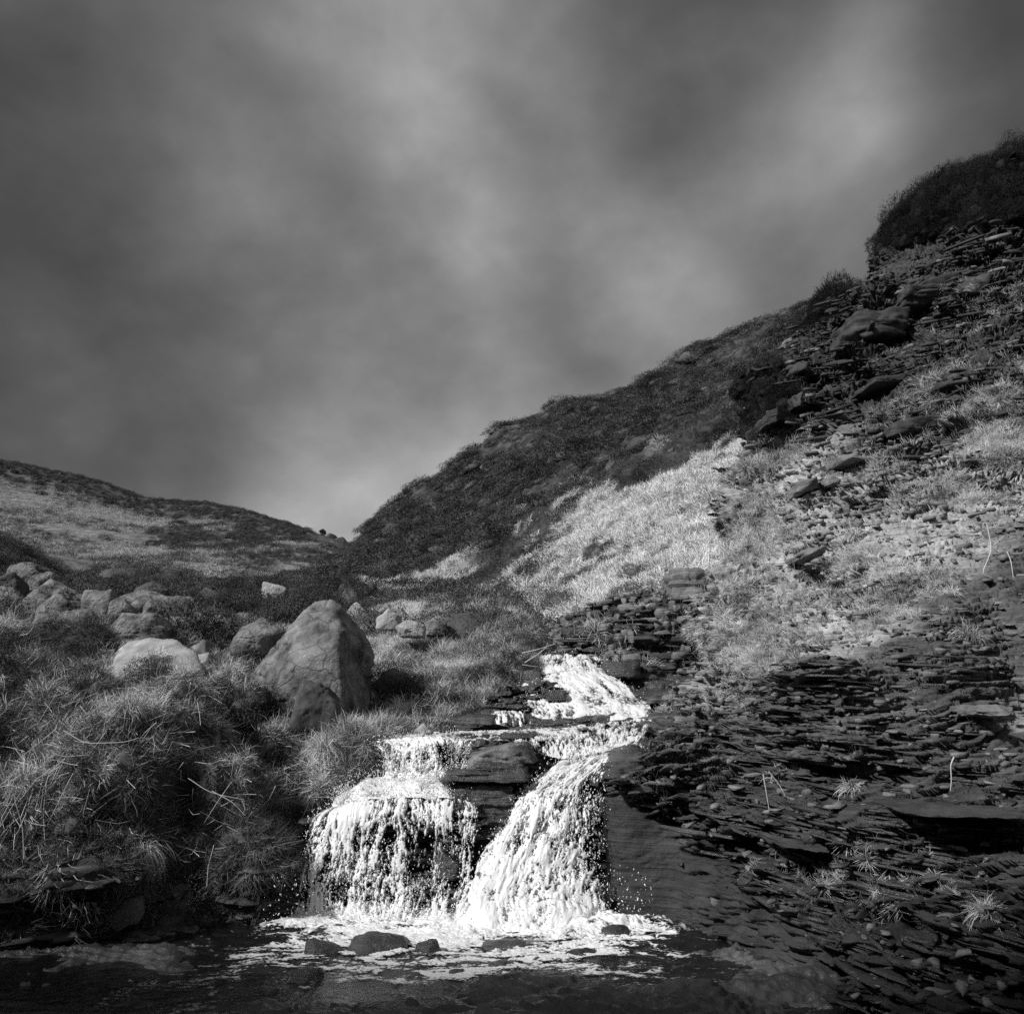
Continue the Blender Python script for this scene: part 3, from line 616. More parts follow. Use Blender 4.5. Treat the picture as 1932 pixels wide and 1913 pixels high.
def gn_for(key, meshes):
    col = bpy.data.collections.new('source_' + key)
    for k, me in enumerate(meshes):
        o = bpy.data.objects.new('%s_source_%02d' % (key, k), me); col.objects.link(o)
    ng = bpy.data.node_groups.new('scatter_' + key, 'GeometryNodeTree')
    ng.interface.new_socket('Geometry', in_out='INPUT', socket_type='NodeSocketGeometry')
    ng.interface.new_socket('Geometry', in_out='OUTPUT', socket_type='NodeSocketGeometry')
    n = ng.nodes.new; l = ng.links.new
    gi = n('NodeGroupInput'); go = n('NodeGroupOutput'); mp = n('GeometryNodeMeshToPoints'); ip = n('GeometryNodeInstanceOnPoints'); ci = n('GeometryNodeCollectionInfo')
    ci.inputs[0].default_value = col; ci.inputs['Separate Children'].default_value = True; ci.inputs['Reset Children'].default_value = True
    def na(nm, ty):
        a = n('GeometryNodeInputNamedAttribute'); a.data_type = ty; a.inputs['Name'].default_value = nm; return a.outputs[0]
    l(gi.outputs[0], mp.inputs[0]); l(mp.outputs[0], ip.inputs['Points']); l(ci.outputs[0], ip.inputs['Instance'])
    ip.inputs['Pick Instance'].default_value = True
    l(na('idx', 'INT'), ip.inputs['Instance Index']); l(na('rot', 'FLOAT_VECTOR'), ip.inputs['Rotation']); l(na('scl', 'FLOAT_VECTOR'), ip.inputs['Scale'])
    l(ip.outputs[0], go.inputs[0]); return ng, len(meshes)
def scatter(name, key, pts, up, scl, label=None, tilt=0.0, spin=None):
    ng, k = _gn[key]; n = len(pts)
    if not n: return None
    me = bpy.data.meshes.new(name); me.vertices.add(n); me.vertices.foreach_set('co', np.asarray(pts, np.float32).ravel())
    up = np.asarray(up, float) + tilt * rng.normal(size=(n, 3))
    rot = euler_from(frames(up, rng.random(n) * 6.283 if spin is None else spin))
    scl = np.asarray(scl, float)
    if scl.ndim == 1: scl = np.repeat(scl[:, None], 3, 1)
    for a, ty, x in (('rot', 'FLOAT_VECTOR', rot), ('scl', 'FLOAT_VECTOR', scl)):
        at = me.attributes.new(a, ty, 'POINT'); at.data.foreach_set('vector', np.asarray(x, np.float32).ravel())
    at = me.attributes.new('idx', 'INT', 'POINT'); at.data.foreach_set('value', rng.integers(0, k, n).astype(np.int32))
    o = bpy.data.objects.new(name, me); COL.objects.link(o)
    md = o.modifiers.new('scatter', 'NODES'); md.node_group = ng
    return tag(o, label, kind='stuff')
def sample(S, n, dens, minz=None):
    """random points on a terrain grid, weighted by area x dens"""
    G = S['G']; d1 = G[1:, :-1] - G[:-1, :-1]; d2 = G[:-1, 1:] - G[:-1, :-1]
    ar = np.linalg.norm(np.cross(d1, d2), axis=-1)
    w = ar * np.clip(dens[:-1, :-1], 0, None)
    w = np.where((S['u'][:-1, :-1] > -260) & (S['u'][:-1, :-1] < 2200) & (S['dep'][:-1, :-1] > 1), w, 0)
    w = w.ravel() / w.sum(); k = rng.choice(len(w), n, p=w); i, j = np.unravel_index(k, ar.shape)
    a = rng.random((n, 1)); b = rng.random((n, 1))
    p = G[i, j] + a * d1[i, j] + b * d2[i, j]
    return p, S['n'][i, j], i, j

# tufts of grass
def blades(n, length, spread, droop, width, base_r, seed, segs=3, up0=.6):
    r = np.random.default_rng(seed); V = []; Fc = []
    for k in range(n):
        az = r.random() * 6.283; rr = base_r * math.sqrt(r.random()); b = np.array((rr * math.cos(az), rr * math.sin(az), -.02))
        az += r.normal() * .5; tl = abs(r.normal()) * spread; d = np.array((math.sin(tl) * math.cos(az), math.sin(tl) * math.sin(az), math.cos(tl)))
        Lh = length * (.45 + .75 * r.random()); s = Lh / segs; p = b.copy(); w = width * (.6 + .8 * r.random())
        side = np.cross(d, r.normal(size=3)); side /= np.linalg.norm(side) + 1e-9
        st = len(V); g = droop * (.5 + r.random())
        for q_ in range(segs):
            ww = w * (1 - .75 * q_ / segs); V += [p - side * ww / 2, p + side * ww / 2]
            p = p + d * s; d = d + np.array((0, 0, -g * s / length)) + r.normal(size=3) * .07; d /= np.linalg.norm(d)
        V.append(p)
        for q_ in range(segs - 1): a = st + 2 * q_; Fc += [(a, a + 1, a + 3), (a, a + 3, a + 2)]
        a = st + 2 * (segs - 1); Fc.append((a, a + 1, a + 2))
    return np.array(V), np.array(Fc)
def tuft_meshes(key, mat, k=5, **kw):
    return [raw_mesh(key, *blades(seed=100 * len(_gn) + s, **kw), mat) for s in range(k)]
_gn['tuft'] = gn_for('tuft', tuft_meshes('tuft', M_grass, n=50, length=.22, spread=.5, droop=2.4, width=.005, base_r=.09))
_gn['tuftb'] = gn_for('tuftb', tuft_meshes('tuftb', M_grass_b, n=50, length=.22, spread=.5, droop=2.6, width=.006, base_r=.09))
_gn['tuftd'] = gn_for('tuftd', tuft_meshes('tuftd', M_grass_d, n=50, length=.18, spread=.6, droop=2.0, width=.005, base_r=.09))
_gn['mat'] = gn_for('mat', tuft_meshes('mat', M_grass_b, n=60, length=.16, spread=1.1, droop=1.6, width=.010, base_r=.15))
# heather: a dome of many small sprays
def bush(seed, n=2200, leaf=.028, flat=.7, core=.58):
    r = np.random.default_rng(seed); vs, fs = ICO[2]; q_ = vs * core * (1 + .75 * fbm(vs, 1.9, 3, off=seed)[:, None]); q_ = q_ * (1, 1, flat); V = [q_]; Fc = [fs]; o = len(q_)
    d = r.normal(size=(n, 3)); d[:, 2] = np.abs(d[:, 2]) * .9 + .02; d /= np.linalg.norm(d, axis=1, keepdims=True)
    rad = (1 + .75 * fbm(d, 1.9, 3, off=seed)) * (.80 + .28 * r.random(n))
    c = d * rad[:, None] * (1, 1, flat)
    a = d * .9 + (0, 0, .35) + r.normal(size=(n, 3)) * .6; a /= np.linalg.norm(a, axis=1, keepdims=True)
    s = np.cross(a, r.normal(size=(n, 3))); s /= np.linalg.norm(s, axis=1, keepdims=True)
    ln = leaf * (1 + r.random(n))[:, None] * 1.5; w = leaf * .5
    V.append(np.stack([c - s * w, c + s * w, c + a * ln + s * w * .3, c + a * ln - s * w * .4], 1).reshape(-1, 3))
    k = o + np.arange(n)[:, None] * 4; Fc.append(np.concatenate([k + (0, 1, 2), k + (0, 2, 3)]))
    return np.concatenate(V), np.concatenate(Fc)
_gn['heath'] = gn_for('heath', [raw_mesh('heath', *bush(s), M_heath) for s in range(5)])
M_heath_d = material('black_heather', .006, .03, 1.6, .9, 0, contrast=.25, spec=.1)
_gn['heathd'] = gn_for('heathd', [raw_mesh('heathd', *bush(s + 40), M_heath_d) for s in range(4)])
_gn['heathl'] = gn_for('heathl', [raw_mesh('heathl', *bush(s + 20), M_heath_l) for s in range(4)])
# shale flakes: thin irregular plates
def flake(seed, t=.22, n=5):
    r = np.random.default_rng(seed); an = np.sort(r.random(n) * 6.283 * .3 + np.arange(n) / n * 6.283); rd_ = .6 + .5 * r.random(n)
    x = np.cos(an) * rd_ * 1.15; y = np.sin(an) * rd_ * .7
    lo = np.stack([x * .93, y * .93, 0 * x - t], -1); mi = np.stack([x, y, 0 * x + t * .3 * r.random(n)], -1); hi = np.stack([x * .82 + .05 * r.normal(size=n), y * .82, 0 * x + t], -1)
    V = np.concatenate([lo, mi, hi]); Fc = []
    for k in range(n):
        a, b = k, (k + 1) % n
        Fc += [(a, b, b + n), (a, b + n, a + n), (a + n, b + n, b + 2 * n), (a + n, b + 2 * n, a + 2 * n)]
    for k in range(1, n - 1): Fc += [(2 * n, 2 * n + k, 2 * n + k + 1), (0, k + 1, k)]
    return V, np.array(Fc)
_gn['flake'] = gn_for('flake', [raw_mesh('flake', *flake(s, .13 + .03 * s), M_plate) for s in range(7)])
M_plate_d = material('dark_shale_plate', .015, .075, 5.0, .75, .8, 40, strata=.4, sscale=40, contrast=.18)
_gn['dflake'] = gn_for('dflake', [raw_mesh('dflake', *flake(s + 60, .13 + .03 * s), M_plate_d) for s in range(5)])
_gn['wflake'] = gn_for('wflake', [raw_mesh('wflake', *flake(s + 30, .10 + .02 * s), M_wet) for s in range(5)])
vs, fs = ICO[1]; _gn['drop'] = gn_for('drop', [raw_mesh('drop', vs * s, fs, M_drop, smooth=True) for s in ((1, 1, 1), (1, .8, 1.6), (.8, 1, 2.2))])

UP = np.array((0, 0, 1.))
def rnd(n, a, b, p=1.): return a + (b - a) * rng.random(n) ** p
# droplets round the falls
pts = []
for (Gd, nd, Dd, ud, vd, sd) in DROPS[:4] + DROPS[6:7]:
    w = np.exp(-(sd / .25) ** 2).ravel() * (Dd.ravel() > .1); w /= w.sum(); k = rng.choice(len(w), 2600 if len(Gd) > 160 else 900, p=w)
    p = Gd.reshape(-1, 3)[k] + nd.reshape(-1, 3)[k] * rnd(len(k), .02, .14)[:, None] + rng.normal(size=(len(k), 3)) * (.022, .02, .03); pts.append(p)
n = 1500; k = rng.random(n)
pts.append(np.stack([rnd(n, -2.1, 1.2), rnd(n, 7.3, 8.0), rnd(n, .02, .45, 2.)], -1))
pts = np.concatenate(pts)
scatter('spray', 'drop', pts, np.repeat(UP[None], len(pts), 0), rnd(len(pts), .002, .0068, 2.), 'flying droplets in front of the falls', .5)

# left bank grass
BL = [
 ('grey boulder wedged behind the squat upright boulder at its left shoulder', (76, 124, 1122, 1160, 15.2), M_boulder, .5),
 ('flat slab-like boulder below the broad slabby one', (60, 112, 1152, 1184, 14.0), M_boulder, .4),
 ('boulder at the left edge under the mound, above the broad slabby one', (-10, 40, 1080, 1116, 19.5), M_boulder_dark, .5),
 ('small boulder lodged between the pointed boulder and the long back one', (206, 246, 1132, 1160, 15.4), M_boulder, .5),
 ('boulder behind the long back boulder, its top showing over the middle', (262, 312, 1098, 1124, 18.6), M_boulder_dark, .5),
 ('low pale stone in grass left of the pale-crowned boulder', (150, 196, 1188, 1214, 12.6), M_boulder, .5),
 ('lichen-grey boulder at the left edge low in the grass', (-20, 34, 1206, 1246, 11.6), M_boulder, .5),
 ('pale rubble block on the mound right of the tallest boulder', (716, 752, 1150, 1174, 14.8), M_boulder_pale, .5),
 ('flat pale rubble stone lower on the mound right of the tallest boulder', (752, 796, 1172, 1190, 13.8), M_boulder_pale, .5),
 ('rough stone in the bright grass beside the mound heather', (806, 838, 1166, 1186, 14.2), M_boulder, .5),
 ('rounded boulder with pale crown right behind the flat pale boulder', (198, 314, 1144, 1208, 13.5), M_boulder, .5),
 ('long low boulder at the back, with a hump towards the right', (222, 330, 1110, 1158, 17), M_boulder, .4),
 ('dark low boulder closing the right end of the long back boulder', (308, 355, 1126, 1160, 16.5), M_boulder_dark, .5),
 ('pointed boulder standing just left of the long back boulder', (158, 222, 1110, 1164, 16), M_boulder, .7),
 ('squat upright boulder between the broad boulder and the pale-crowned one', (102, 182, 1134, 1208, 13.2), M_boulder, .5),
 ('broadest boulder of the left field, slabby and tilted', (20, 154, 1092, 1160, 17.5), M_boulder, .6),
 ('dark-topped boulder at the top left on the mound', (14, 80, 1060, 1102, 22), M_boulder, .4),
 ('round boulder low at the left edge below the broad slabby one', (8, 88, 1164, 1216, 12.6), M_boulder, .5),
 ('boulder cut by the left edge of the photo above the round one', (-40, 34, 1104, 1142, 18), M_boulder, .5),
 ('boulder half out of the photo at the left edge beside the round one', (-60, 14, 1160, 1206, 13.4), M_boulder_dark, .5),
 ('small upright stone peeping over the pale-crowned boulder', (268, 304, 1136, 1166, 14.6), M_boulder, .5),
 ('low boulder with dark underside right of the pale-crowned one', (306, 368, 1157, 1190, 14.4), M_boulder, .5),
 ('pale flattish stone in the row behind the low boulder', (364, 398, 1156, 1176, 15.6), M_boulder_pale, .5),
 ('last stone at the right end of the stone row', (396, 430, 1164, 1186, 15.2), M_boulder, .4),
 ('pale-topped boulder half hidden by heather left of the tallest boulder', (446, 538, 1166, 1216, 12.6), M_boulder, .5),
 ('whitish block alone in the heather under the far hill', (500, 534, 1102, 1128, 24), M_boulder_pale, .5),
 ('small boulder sunk in heather left of the whitish block', (332, 362, 1124, 1146, 20), M_boulder, .5),
 ('pale block just right of the top of the tallest boulder', (658, 692, 1138, 1172, 17), M_boulder_pale, .4),
 ('pale angular block under the foot of the dark hill', (736, 790, 1138, 1174, 17.5), M_boulder_pale, .4),
 ('dark slab leaning on the pale angular block', (770, 812, 1128, 1156, 17.8), M_boulder_dark, .6),
 ('half-buried stone on the mound crest left of the upper cascade', (842, 884, 1156, 1178, 15.5), M_boulder_pale, .5),
 ('small smooth stone at the left end of the upper ledge', (786, 808, 1371, 1390, 9.3), M_boulder_pale, .5),
 ('small stone in the grass left of the flat pale boulder', (74, 110, 1222, 1250, 10.8), M_boulder_dark, .5),
 ('angular stone between the round boulder and the squat one', (86, 124, 1176, 1204, 12.9), M_boulder_dark, .5),
 ('stone on the slope behind the broad slabby boulder', (60, 110, 1082, 1104, 20.5), M_boulder, .5),
]
CLEAR = [b_[1] for b_ in BL] + [(478, 704, 1130, 1350, 10.6), (216, 392, 1203, 1284, 10.2), (216, 392, 1203, 1280, 12.5), (556, 632, 1270, 1350, 9.75)]
S = BK; u, v, dep = S['u'], S['v'], S['dep']
clear = np.ones_like(u)
for (a_, b_, c_, d_, Yd_) in CLEAR: clear *= 1 - ((u > a_ - 6) & (u < b_ + 6) & (v > c_ - 4) & (v < d_ + 2) & (S['G'][..., 1] < Yd_ + .3) & (S['G'][..., 1] > Yd_ * .78))
gd = np.clip(fbm(S['G'], 1.3, 3, off=40.) * 1.6 + .55, 0, 1)
brr = np.clip(1.3 * blob(u, v, 735, 1200, 55, 42) + .9 * blob(u, v, 780, 1175, 60, 22), 0, 1)
nearm = (1 - .93 * S['hol']) * (1 - .85 * brr) * clear * (dep < 17) * (1 - .93 * S['under'])
rock_gap = 1.0
def comb(nn, k=.9):
    d = -UP + nn * nn[:, 2:3]; d = d / (np.linalg.norm(d, axis=1, keepdims=True) + .25); return nn * .6 + d * k + UP * .1
nz_ = S['n'][..., 2]; top_ = sstep(nz_ + .25 * fbm(S['G'], 2.5, 3, off=44.), .45, .8)
p, nn, i, j = sample(S, 15000, gd * nearm * (.2 + S['cover']) * (.12 + top_))
w_ = fbm(p, 1.6, 2, off=77.); lean = comb(nn, .9) + np.stack([w_, 0 * w_ - .1, 0 * w_], -1) * .8
scatter('grass', 'tuft', p, lean, rnd(len(p), .6, 1.35), 'long dry grass over the left bank', .25)
bright = 2.6 * brr + blob(u, v, 300, 1290, 160, 18) * .6 + blob(u, v, 720, 1170, 60, 22) + .4 * blob(u, v, 800, 1290, 50, 40) + .4 * blob(u, v, 560, 1330, 30, 40)
p, nn, i, j = sample(S, 7500, bright * (dep < 20) * (gd + .2))
scatter('grass', 'tuftb', p, nn * .7 + UP * .2 + np.array((.45, .1, 0)), rnd(len(p), .4, 1.0), 'bleached grass beside the tall boulder', .25)
p, nn, i, j = sample(S, 10000, ((1.15 - gd) * nearm + .4 * nearm) * (1.3 - top_))
scatter('grass', 'tuftd', p, comb(nn, .6), rnd(len(p), .6, 1.3), 'dull short grass in the hollows of the left bank', .3)
p, nn, i, j = sample(S, 1500, S['hol'] ** 2 * (dep < 12))
scatter('rubble', 'wflake', p, UP * 1.2 + nn * .5, rnd(len(p), .012, .05, 2.), 'crumbs of earth and stone in the dark hollows', .5)
p, nn, i, j = sample(S, 900, S['hol'] * (dep < 12))
scatter('grass', 'tuftd', p, comb(nn, 1.2), rnd(len(p), .3, .9), 'roots and thin grass hanging in the dark hollows', .35)
# field beyond
p, nn, i, j = sample(S, 9000, clear * (dep > 13) * (dep < 60) * (.25 + gd))
scatter('grass', 'tuftd', p, nn + UP, rnd(len(p), .8, 1.5), 'rough grass between the boulders', .25)
hm = sstep(fbm(S['G'], .6, 3, off=50.), -.1, .3)
p, nn, i, j = sample(S, 2300, clear * (dep > 13) * (.25 + hm) * (dep < 60))
scatter('undergrowth', 'heath', p - UP * .1, nn + UP * 2, rnd(len(p), .3, .8), 'dark heather among the far boulders', .15)
nh = .35 * sstep(fbm(S['G'], 1.1, 3, off=120.), .05, .3) * (u > 640) + .2 * sstep(fbm(S['G'], 1.1, 3, off=120.), .1, .3) + blob(u, v, 770, 1320, 50, 30) + blob(u, v, 880, 1195, 60, 30) * 1.6 + blob(u, v, 470, 1330, 40, 25) + blob(u, v, 180, 1350, 60, 50) * .6 + blob(u, v, 30, 1400, 30, 60) + blob(u, v, 960, 1200, 30, 30) + blob(u, v, 770, 1200, 30, 30) * .6
p, nn, i, j = sample(S, 800, nh * (dep < 17))
scatter('undergrowth', 'heath', p - UP * .06, nn + UP, rnd(len(p), .09, .28), 'dark heather sprigs on the near bank', .2)
p, nn, i, j = sample(S, 420, nh * (dep < 17))
scatter('undergrowth', 'heathl', p - UP * .06, nn + UP, rnd(len(p), .08, .2), 'paler heather sprigs on the near bank', .2)
p, nn, i, j = sample(S, 1200, S['under'] * (dep < 12))
scatter('rubble', 'wflake', p, UP * 1.5 + nn * .4, np.stack([rnd(len(p), .03, .12, 2.), rnd(len(p), .03, .12, 2.), rnd(len(p), .03, .1)], -1), 'dark stones at the foot of the left bank', .2)

# hillside
S = HI; u, v, dep = S['u'], S['v'], S['dep']; hc = S['cover']
p, nn, i, j = sample(S, 8000, (1 - hc) * (1 - S['scarp']) * (dep < 110) * (.04 + sstep(fbm(S['G'], .35, 3, off=60.), -.25, .25)) * (30 / np.clip(dep, 14, 200)) ** 1.0)
scatter('undergrowth', 'heath', p - nn * .18, nn + UP, (rnd(len(p), .22, 1.25, 2.6) * np.clip(proj(p)[2] / 32, .55, 1.5))[:, None] * (.7 + .6 * rng.random((len(p), 3))) * (1, 1, .6), 'heather clumps covering the dark hill', .2)
p, nn, i, j = sample(S, 2600, (1 - hc) * (1 - S['scarp']) * (dep < 90) * (30 / np.clip(dep, 14, 200)))
scatter('undergrowth', 'heathl', p - nn * .1, nn + UP, rnd(len(p), .15, .6, 2.) * np.clip(proj(p)[2] / 32, .5, 1.4), 'paler bilberry clumps among the heather', .2)
p, nn, i, j = sample(S, 15000, hc * (1 - S['scarp']) * (dep < 40) * sstep(fbm(S['G'], .9, 3, off=70.), -.5, .3))
scatter('grass', 'mat', p, nn * 1.3 + UP * .2 + np.array((-.2, -.3, 0)), rnd(len(p), .6, 1.7), 'bleached matted grass on the sunlit slope', .3)
p, nn, i, j = sample(S, 3000, (hc * sstep(fbm(S['G'], 1.2, 3, off=71.), -.1, .4) + .5 * (u > 690) * (dep < 30) * (1 - hc)) * (1 - S['scarp'] * .6) * (dep < 40))
scatter('grass', 'tuftd', p, nn + UP * .4, rnd(len(p), .8, 1.8), 'dull grass hollows on the sunlit slope', .3)
p, nn, i, j = sample(S, 260, hc * (1 - S['scarp']) * (dep < 30) * sstep(fbm(S['G'], .5, 3, off=75.), .05, .4))
scatter('undergrowth', 'heathl', p, nn + UP, rnd(len(p), .12, .3), 'scattered shrubs on the sunlit slope', .2)
p, nn, i, j = sample(S, 1300, S['scarp'] * (dep < 22))
scatter('rubble', 'flake', p, UP * 2 + nn * .3, np.stack([rnd(len(p), .05, .28, 2.), rnd(len(p), .05, .25, 2.), rnd(len(p), .1, .3)], -1), 'shale ledges in the low scarp above the stream', .12)
p, nn, i, j = sample(S, 260, S['scarp'] * (dep < 22) * sstep(fbm(S['G'], 1.4, 2, off=77.), 0, .4))
scatter('grass', 'tuft', p, nn + UP * .2, rnd(len(p), .8, 1.5), 'grass hanging over the low scarp', .3)

# far hill
S = FH; u, v, dep = S['u'], S['v'], S['dep']
p, nn, i, j = sample(S, 2600, (1 - S['cover']) ** 2 * (dep < 230) * (v < 1130) * (1 - (blob(u, v, 625, 1015, 40, 16) > .3)))
scatter('undergrowth', 'heath', p - UP * .2, nn + UP, rnd(len(p), .5, 1.4), 'heather patches on the far hill', .15)

p, nn, i, j = sample(S, 9000, S['cover'] * (dep < 230) * (v < 1140) * sstep(fbm(S['G'], .12, 3, off=5.), -.3, .3))
scatter('grass', 'tuft', p, nn * 1.2 + UP * .3, rnd(len(p), 2., 5.), 'pale moor grass on the far hill', .3)
p, nn, i, j = sample(S, 9000, (.2 + S['cover']) * (dep < 230) * (v < 1140) * sstep(fbm(S['G'], .10, 3, off=15.), -.2, .3))
scatter('grass', 'tuftd', p, nn * 1.2 + UP * .3, rnd(len(p), 2., 6.), 'dull rushes on the far hill', .3)

# cliff
S = CL; u, v, dep = S['u'], S['v'], S['dep']; cc = S['cover']
wl = sstep(v - (1470 + np.maximum(u - 1175, 0) * .72), 0, 40) * (1 - sstep(u, 1560, 1660))
low = sstep(v, 1330, 1500)
fd = (.35 + sstep(fbm(S['G'], 1.0, 3, off=80.), -.3, .3)) * (1 - .93 * wl) * (7 / np.clip(dep, 5, 40)) * (v < 1980) * (1 - ((u < 1262) & (v < 1475)))
def plates(n, w, lo, hi, name, key, lab, tlt=.13):
    p, nn, i, j = sample(S, n, w); d = proj(p)[2]; k = np.clip(d / 8, .7, 1.5)
    sx = rnd(n, lo, hi, 2.2) * k; sc2 = np.stack([sx, sx * rnd(n, .6, 1.), sx * rnd(n, .5, 1.2)], -1)
    scatter(name, key, p, UP * 1.2 + nn * .35 + np.array((.08, -.05, 0)), sc2, lab, tlt)
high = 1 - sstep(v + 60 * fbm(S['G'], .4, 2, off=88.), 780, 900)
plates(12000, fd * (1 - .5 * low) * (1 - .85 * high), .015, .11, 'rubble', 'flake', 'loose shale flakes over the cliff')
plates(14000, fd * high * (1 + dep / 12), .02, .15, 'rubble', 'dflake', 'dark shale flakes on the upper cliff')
plates(2600, fd * low, .02, .13, 'rubble', 'wflake', 'dark wet shale at the foot of the cliff')
plates(9000, fd * cc * 2, .012, .05, 'rubble', 'flake', 'fine shale chips on the dusty slopes', .35)
def layers(n, w, lo, hi, key, lab, SS=None):
    p, nn, i, j = sample(SS or S, n, w); d = proj(p)[2]; k = np.clip(d / 8, .8, 1.6)
    t = np.arctan2(nn[:, 0], -nn[:, 1]) + rng.normal(size=n) * .10
    sx = rnd(n, lo, hi, 2.) * k
    scatter('rubble', key, p - nn * sx[:, None] * .32, UP * 2.2 + nn * .12 + np.array((.12, -.08, 0)), np.stack([sx * 1.6, sx * rnd(n, .4, .6), sx * rnd(n, .2, .7)], -1), lab, .035, spin=t)
layers(5200, (1 - ((u < 1262) & (v < 1475))) * (.3 + sstep(fbm(S['G'], (.8, .8, 2.5), 3, off=99.), -.1, .2)) * (1 - .9 * cc) * (1 - wl) * (7 / np.clip(dep, 5, 40)) * (v > 1180), .07, .26, 'wflake', 'bedded shale layers standing out of the lower cliff')
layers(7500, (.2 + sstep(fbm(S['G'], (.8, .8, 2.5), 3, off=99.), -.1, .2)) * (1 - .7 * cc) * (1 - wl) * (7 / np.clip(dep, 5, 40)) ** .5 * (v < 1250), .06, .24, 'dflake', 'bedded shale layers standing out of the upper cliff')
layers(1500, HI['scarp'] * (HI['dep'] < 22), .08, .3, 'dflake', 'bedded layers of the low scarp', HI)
gsp = sstep(fbm(S['G'], .9, 3, off=90.), -.05, .35)
p, nn, i, j = sample(S, 6500, (cc * gsp + .9 * blob(u, v, 1850, 900, 160, 120) * gsp + .5 * blob(u, v, 1400, 1180, 50, 120) + .5 * blob(u, v, 1640, 1640, 120, 30) + .2 * blob(u, v, 1850, 560, 100, 40)) * (v > 560) * (dep < 25) * (1 - wl) * (8 / np.clip(dep, 5, 30)))
scatter('grass', 'tuft', p, comb(nn, .8) + nn * .25, rnd(len(p), .3, .85) * np.clip(proj(p)[2] / 9, .7, 1.8), 'dry grass hanging on the cliff', .3)
p, nn, i, j = sample(S, 2200, (.15 + gsp) * (1 - wl) * (dep < 30) * (8 / np.clip(dep, 5, 30)) * (v > 600))
scatter('grass', 'tuftd', p, comb(nn, .8) + nn * .25, rnd(len(p), .3, .8) * np.clip(proj(p)[2] / 9, .7, 1.8), 'dull grass scattered on the cliff', .3)
cap = (1 - sstep(v - np.interp(u, [1560, 1660, 1780, 1980], [640, 480, 440, 430]), -25, 10)) + blob(u, v, 1470, 770, 22, 40) * .5
p, nn, i, j = sample(S, 5200, cap * (dep < 60) * ((u > np.interp(v, [380, 460, 540, 640], [1668, 1662, 1612, 1540])) | (v > 660)))
scatter('undergrowth', 'heathd', p, nn * .4 + UP, rnd(len(p), .12, .48, 1.6)[:, None] * np.stack([.8 + .4 * rng.random(len(p)), .8 + .4 * rng.random(len(p)), .7 + 1.6 * rng.random(len(p)) ** 3], -1), 'black heather crowning the cliff top', .3)

# ------------------------------------------------------------------ boulders and slabs: soft-edged polytopes
def rock_mesh(pts, sub, p=14, noise=.05, nsc=2.2, seed=0., strat=0.0, cut=True):
    """pts: corner points (world). A star-shaped solid with soft edges through their hull."""
    pts = np.asarray(pts, float); c = (pts.min(0) + pts.max(0)) / 2; ext = (pts.max(0) - pts.min(0)) / 2 + 1e-6
    q_ = (pts - c) / ext
    bm = bmesh.new()
    for x in q_: bm.verts.new(x)
    r = bmesh.ops.convex_hull(bm, input=bm.verts); bm.normal_update()
    pl = []
    for f in bm.faces:
        nn_ = np.array(f.normal[:]); h = float(np.dot(nn_, f.verts[0].co))
        if h < 0: nn_, h = -nn_, -h
        if h > 1e-3: pl.append(tuple(nn_ / h))
    bm.free(); pl = np.unique(np.round(np.array(pl), 4), axis=0)
    vs, fs = ICO[sub]
    s = np.clip(vs @ pl.T, 0, None); rad = (s ** p).sum(1) ** (-1. / p)
    V = vs * rad[:, None] * ext
    size = float(ext.mean())
    nrm_ = vs / ext; nrm_ /= np.linalg.norm(nrm_, axis=1, keepdims=True)
    q3 = V / size
    d = noise * size * (fbm(q3, nsc, 5, .55, off=seed) * 1.6 - .5 * np.clip(ridged(q3 * (1, 1, 2.2), nsc * .8, 3, off=seed + 5) - .60, 0, 1) * 3.6 + .16 * fbm(q3, nsc * 9, 3, .7, off=seed + 2))
    if strat: 
        z = V[:, 2] / (strat) + .6 * fbm(q3, 1.0, 2, off=seed); k = np.floor(z); a = vnoise(np.stack([V[:, 0] * 1.5 / size, V[:, 1] * 1.5 / size, k * 5.1 + seed], -1)); d = d + a * noise * size * 1.4
    V = V + nrm_ * d[:, None]
    V = (V - (V.max(0) + V.min(0)) / 2) * (2 * ext / (V.max(0) - V.min(0)))
    return V + c, fs
def boulder(label, pts, mat, sub=4, cat='boulder', name='boulder', group=None, **k):
    V, Fc = rock_mesh(pts, sub, **k)
    o = np.array((V[:, 0].mean(), V[:, 1].mean(), V[:, 2].min()))
    ob = raw_obj(name, V, Fc, mat, None, sub < 4 or True, None, o)
    ob.data.polygons.foreach_set('use_smooth', np.ones(len(Fc), bool))
    tag(ob, label, cat, group, 'thing'); return ob
def bx(u0, u1, v0, v1, Y, depth=None, seed=0, flat=.6, sink=.35, peak=None, jag=.55):
    """corner points of a rock that spans the photo box (u0..u1, v0..v1) at distance Y"""
    r = np.random.default_rng(seed); w = (u1 - u0) * Y / F; depth = depth or w * .7
    h = (v1 - v0) * Y / F
    pts = []
    for (fu, fv, fy) in [(0, 1, 0), (1, 1, 0), (0, 1, 1), (1, 1, 1), (.02, .5, .2), (.98, .5, .2), (0.05, .45, .8), (.95, .5, .8), (.5, .75, -.15), (.3, .02, .5), (.72, .06, .4), (.3, .32, .0), (.85, .35, .9)]:
        fu = fu + r.normal() * jag * .3; fv = fv + abs(r.normal()) * jag * .4 * (fv < .6); fu = min(max(fu, 0), 1)
        if peak is not None and fv < .15 and fu: fu = fu * .35 + peak * .65
        y = Y + depth * (fy - .3)
        p_ = P(u0 + (u1 - u0) * fu, v0 + (v1 - v0) * fv, Y); p_ = p_ + np.array((0, y - Y, 0))
        if fv >= .99: p_[2] -= sink * h
        pts.append(p_)
    return pts
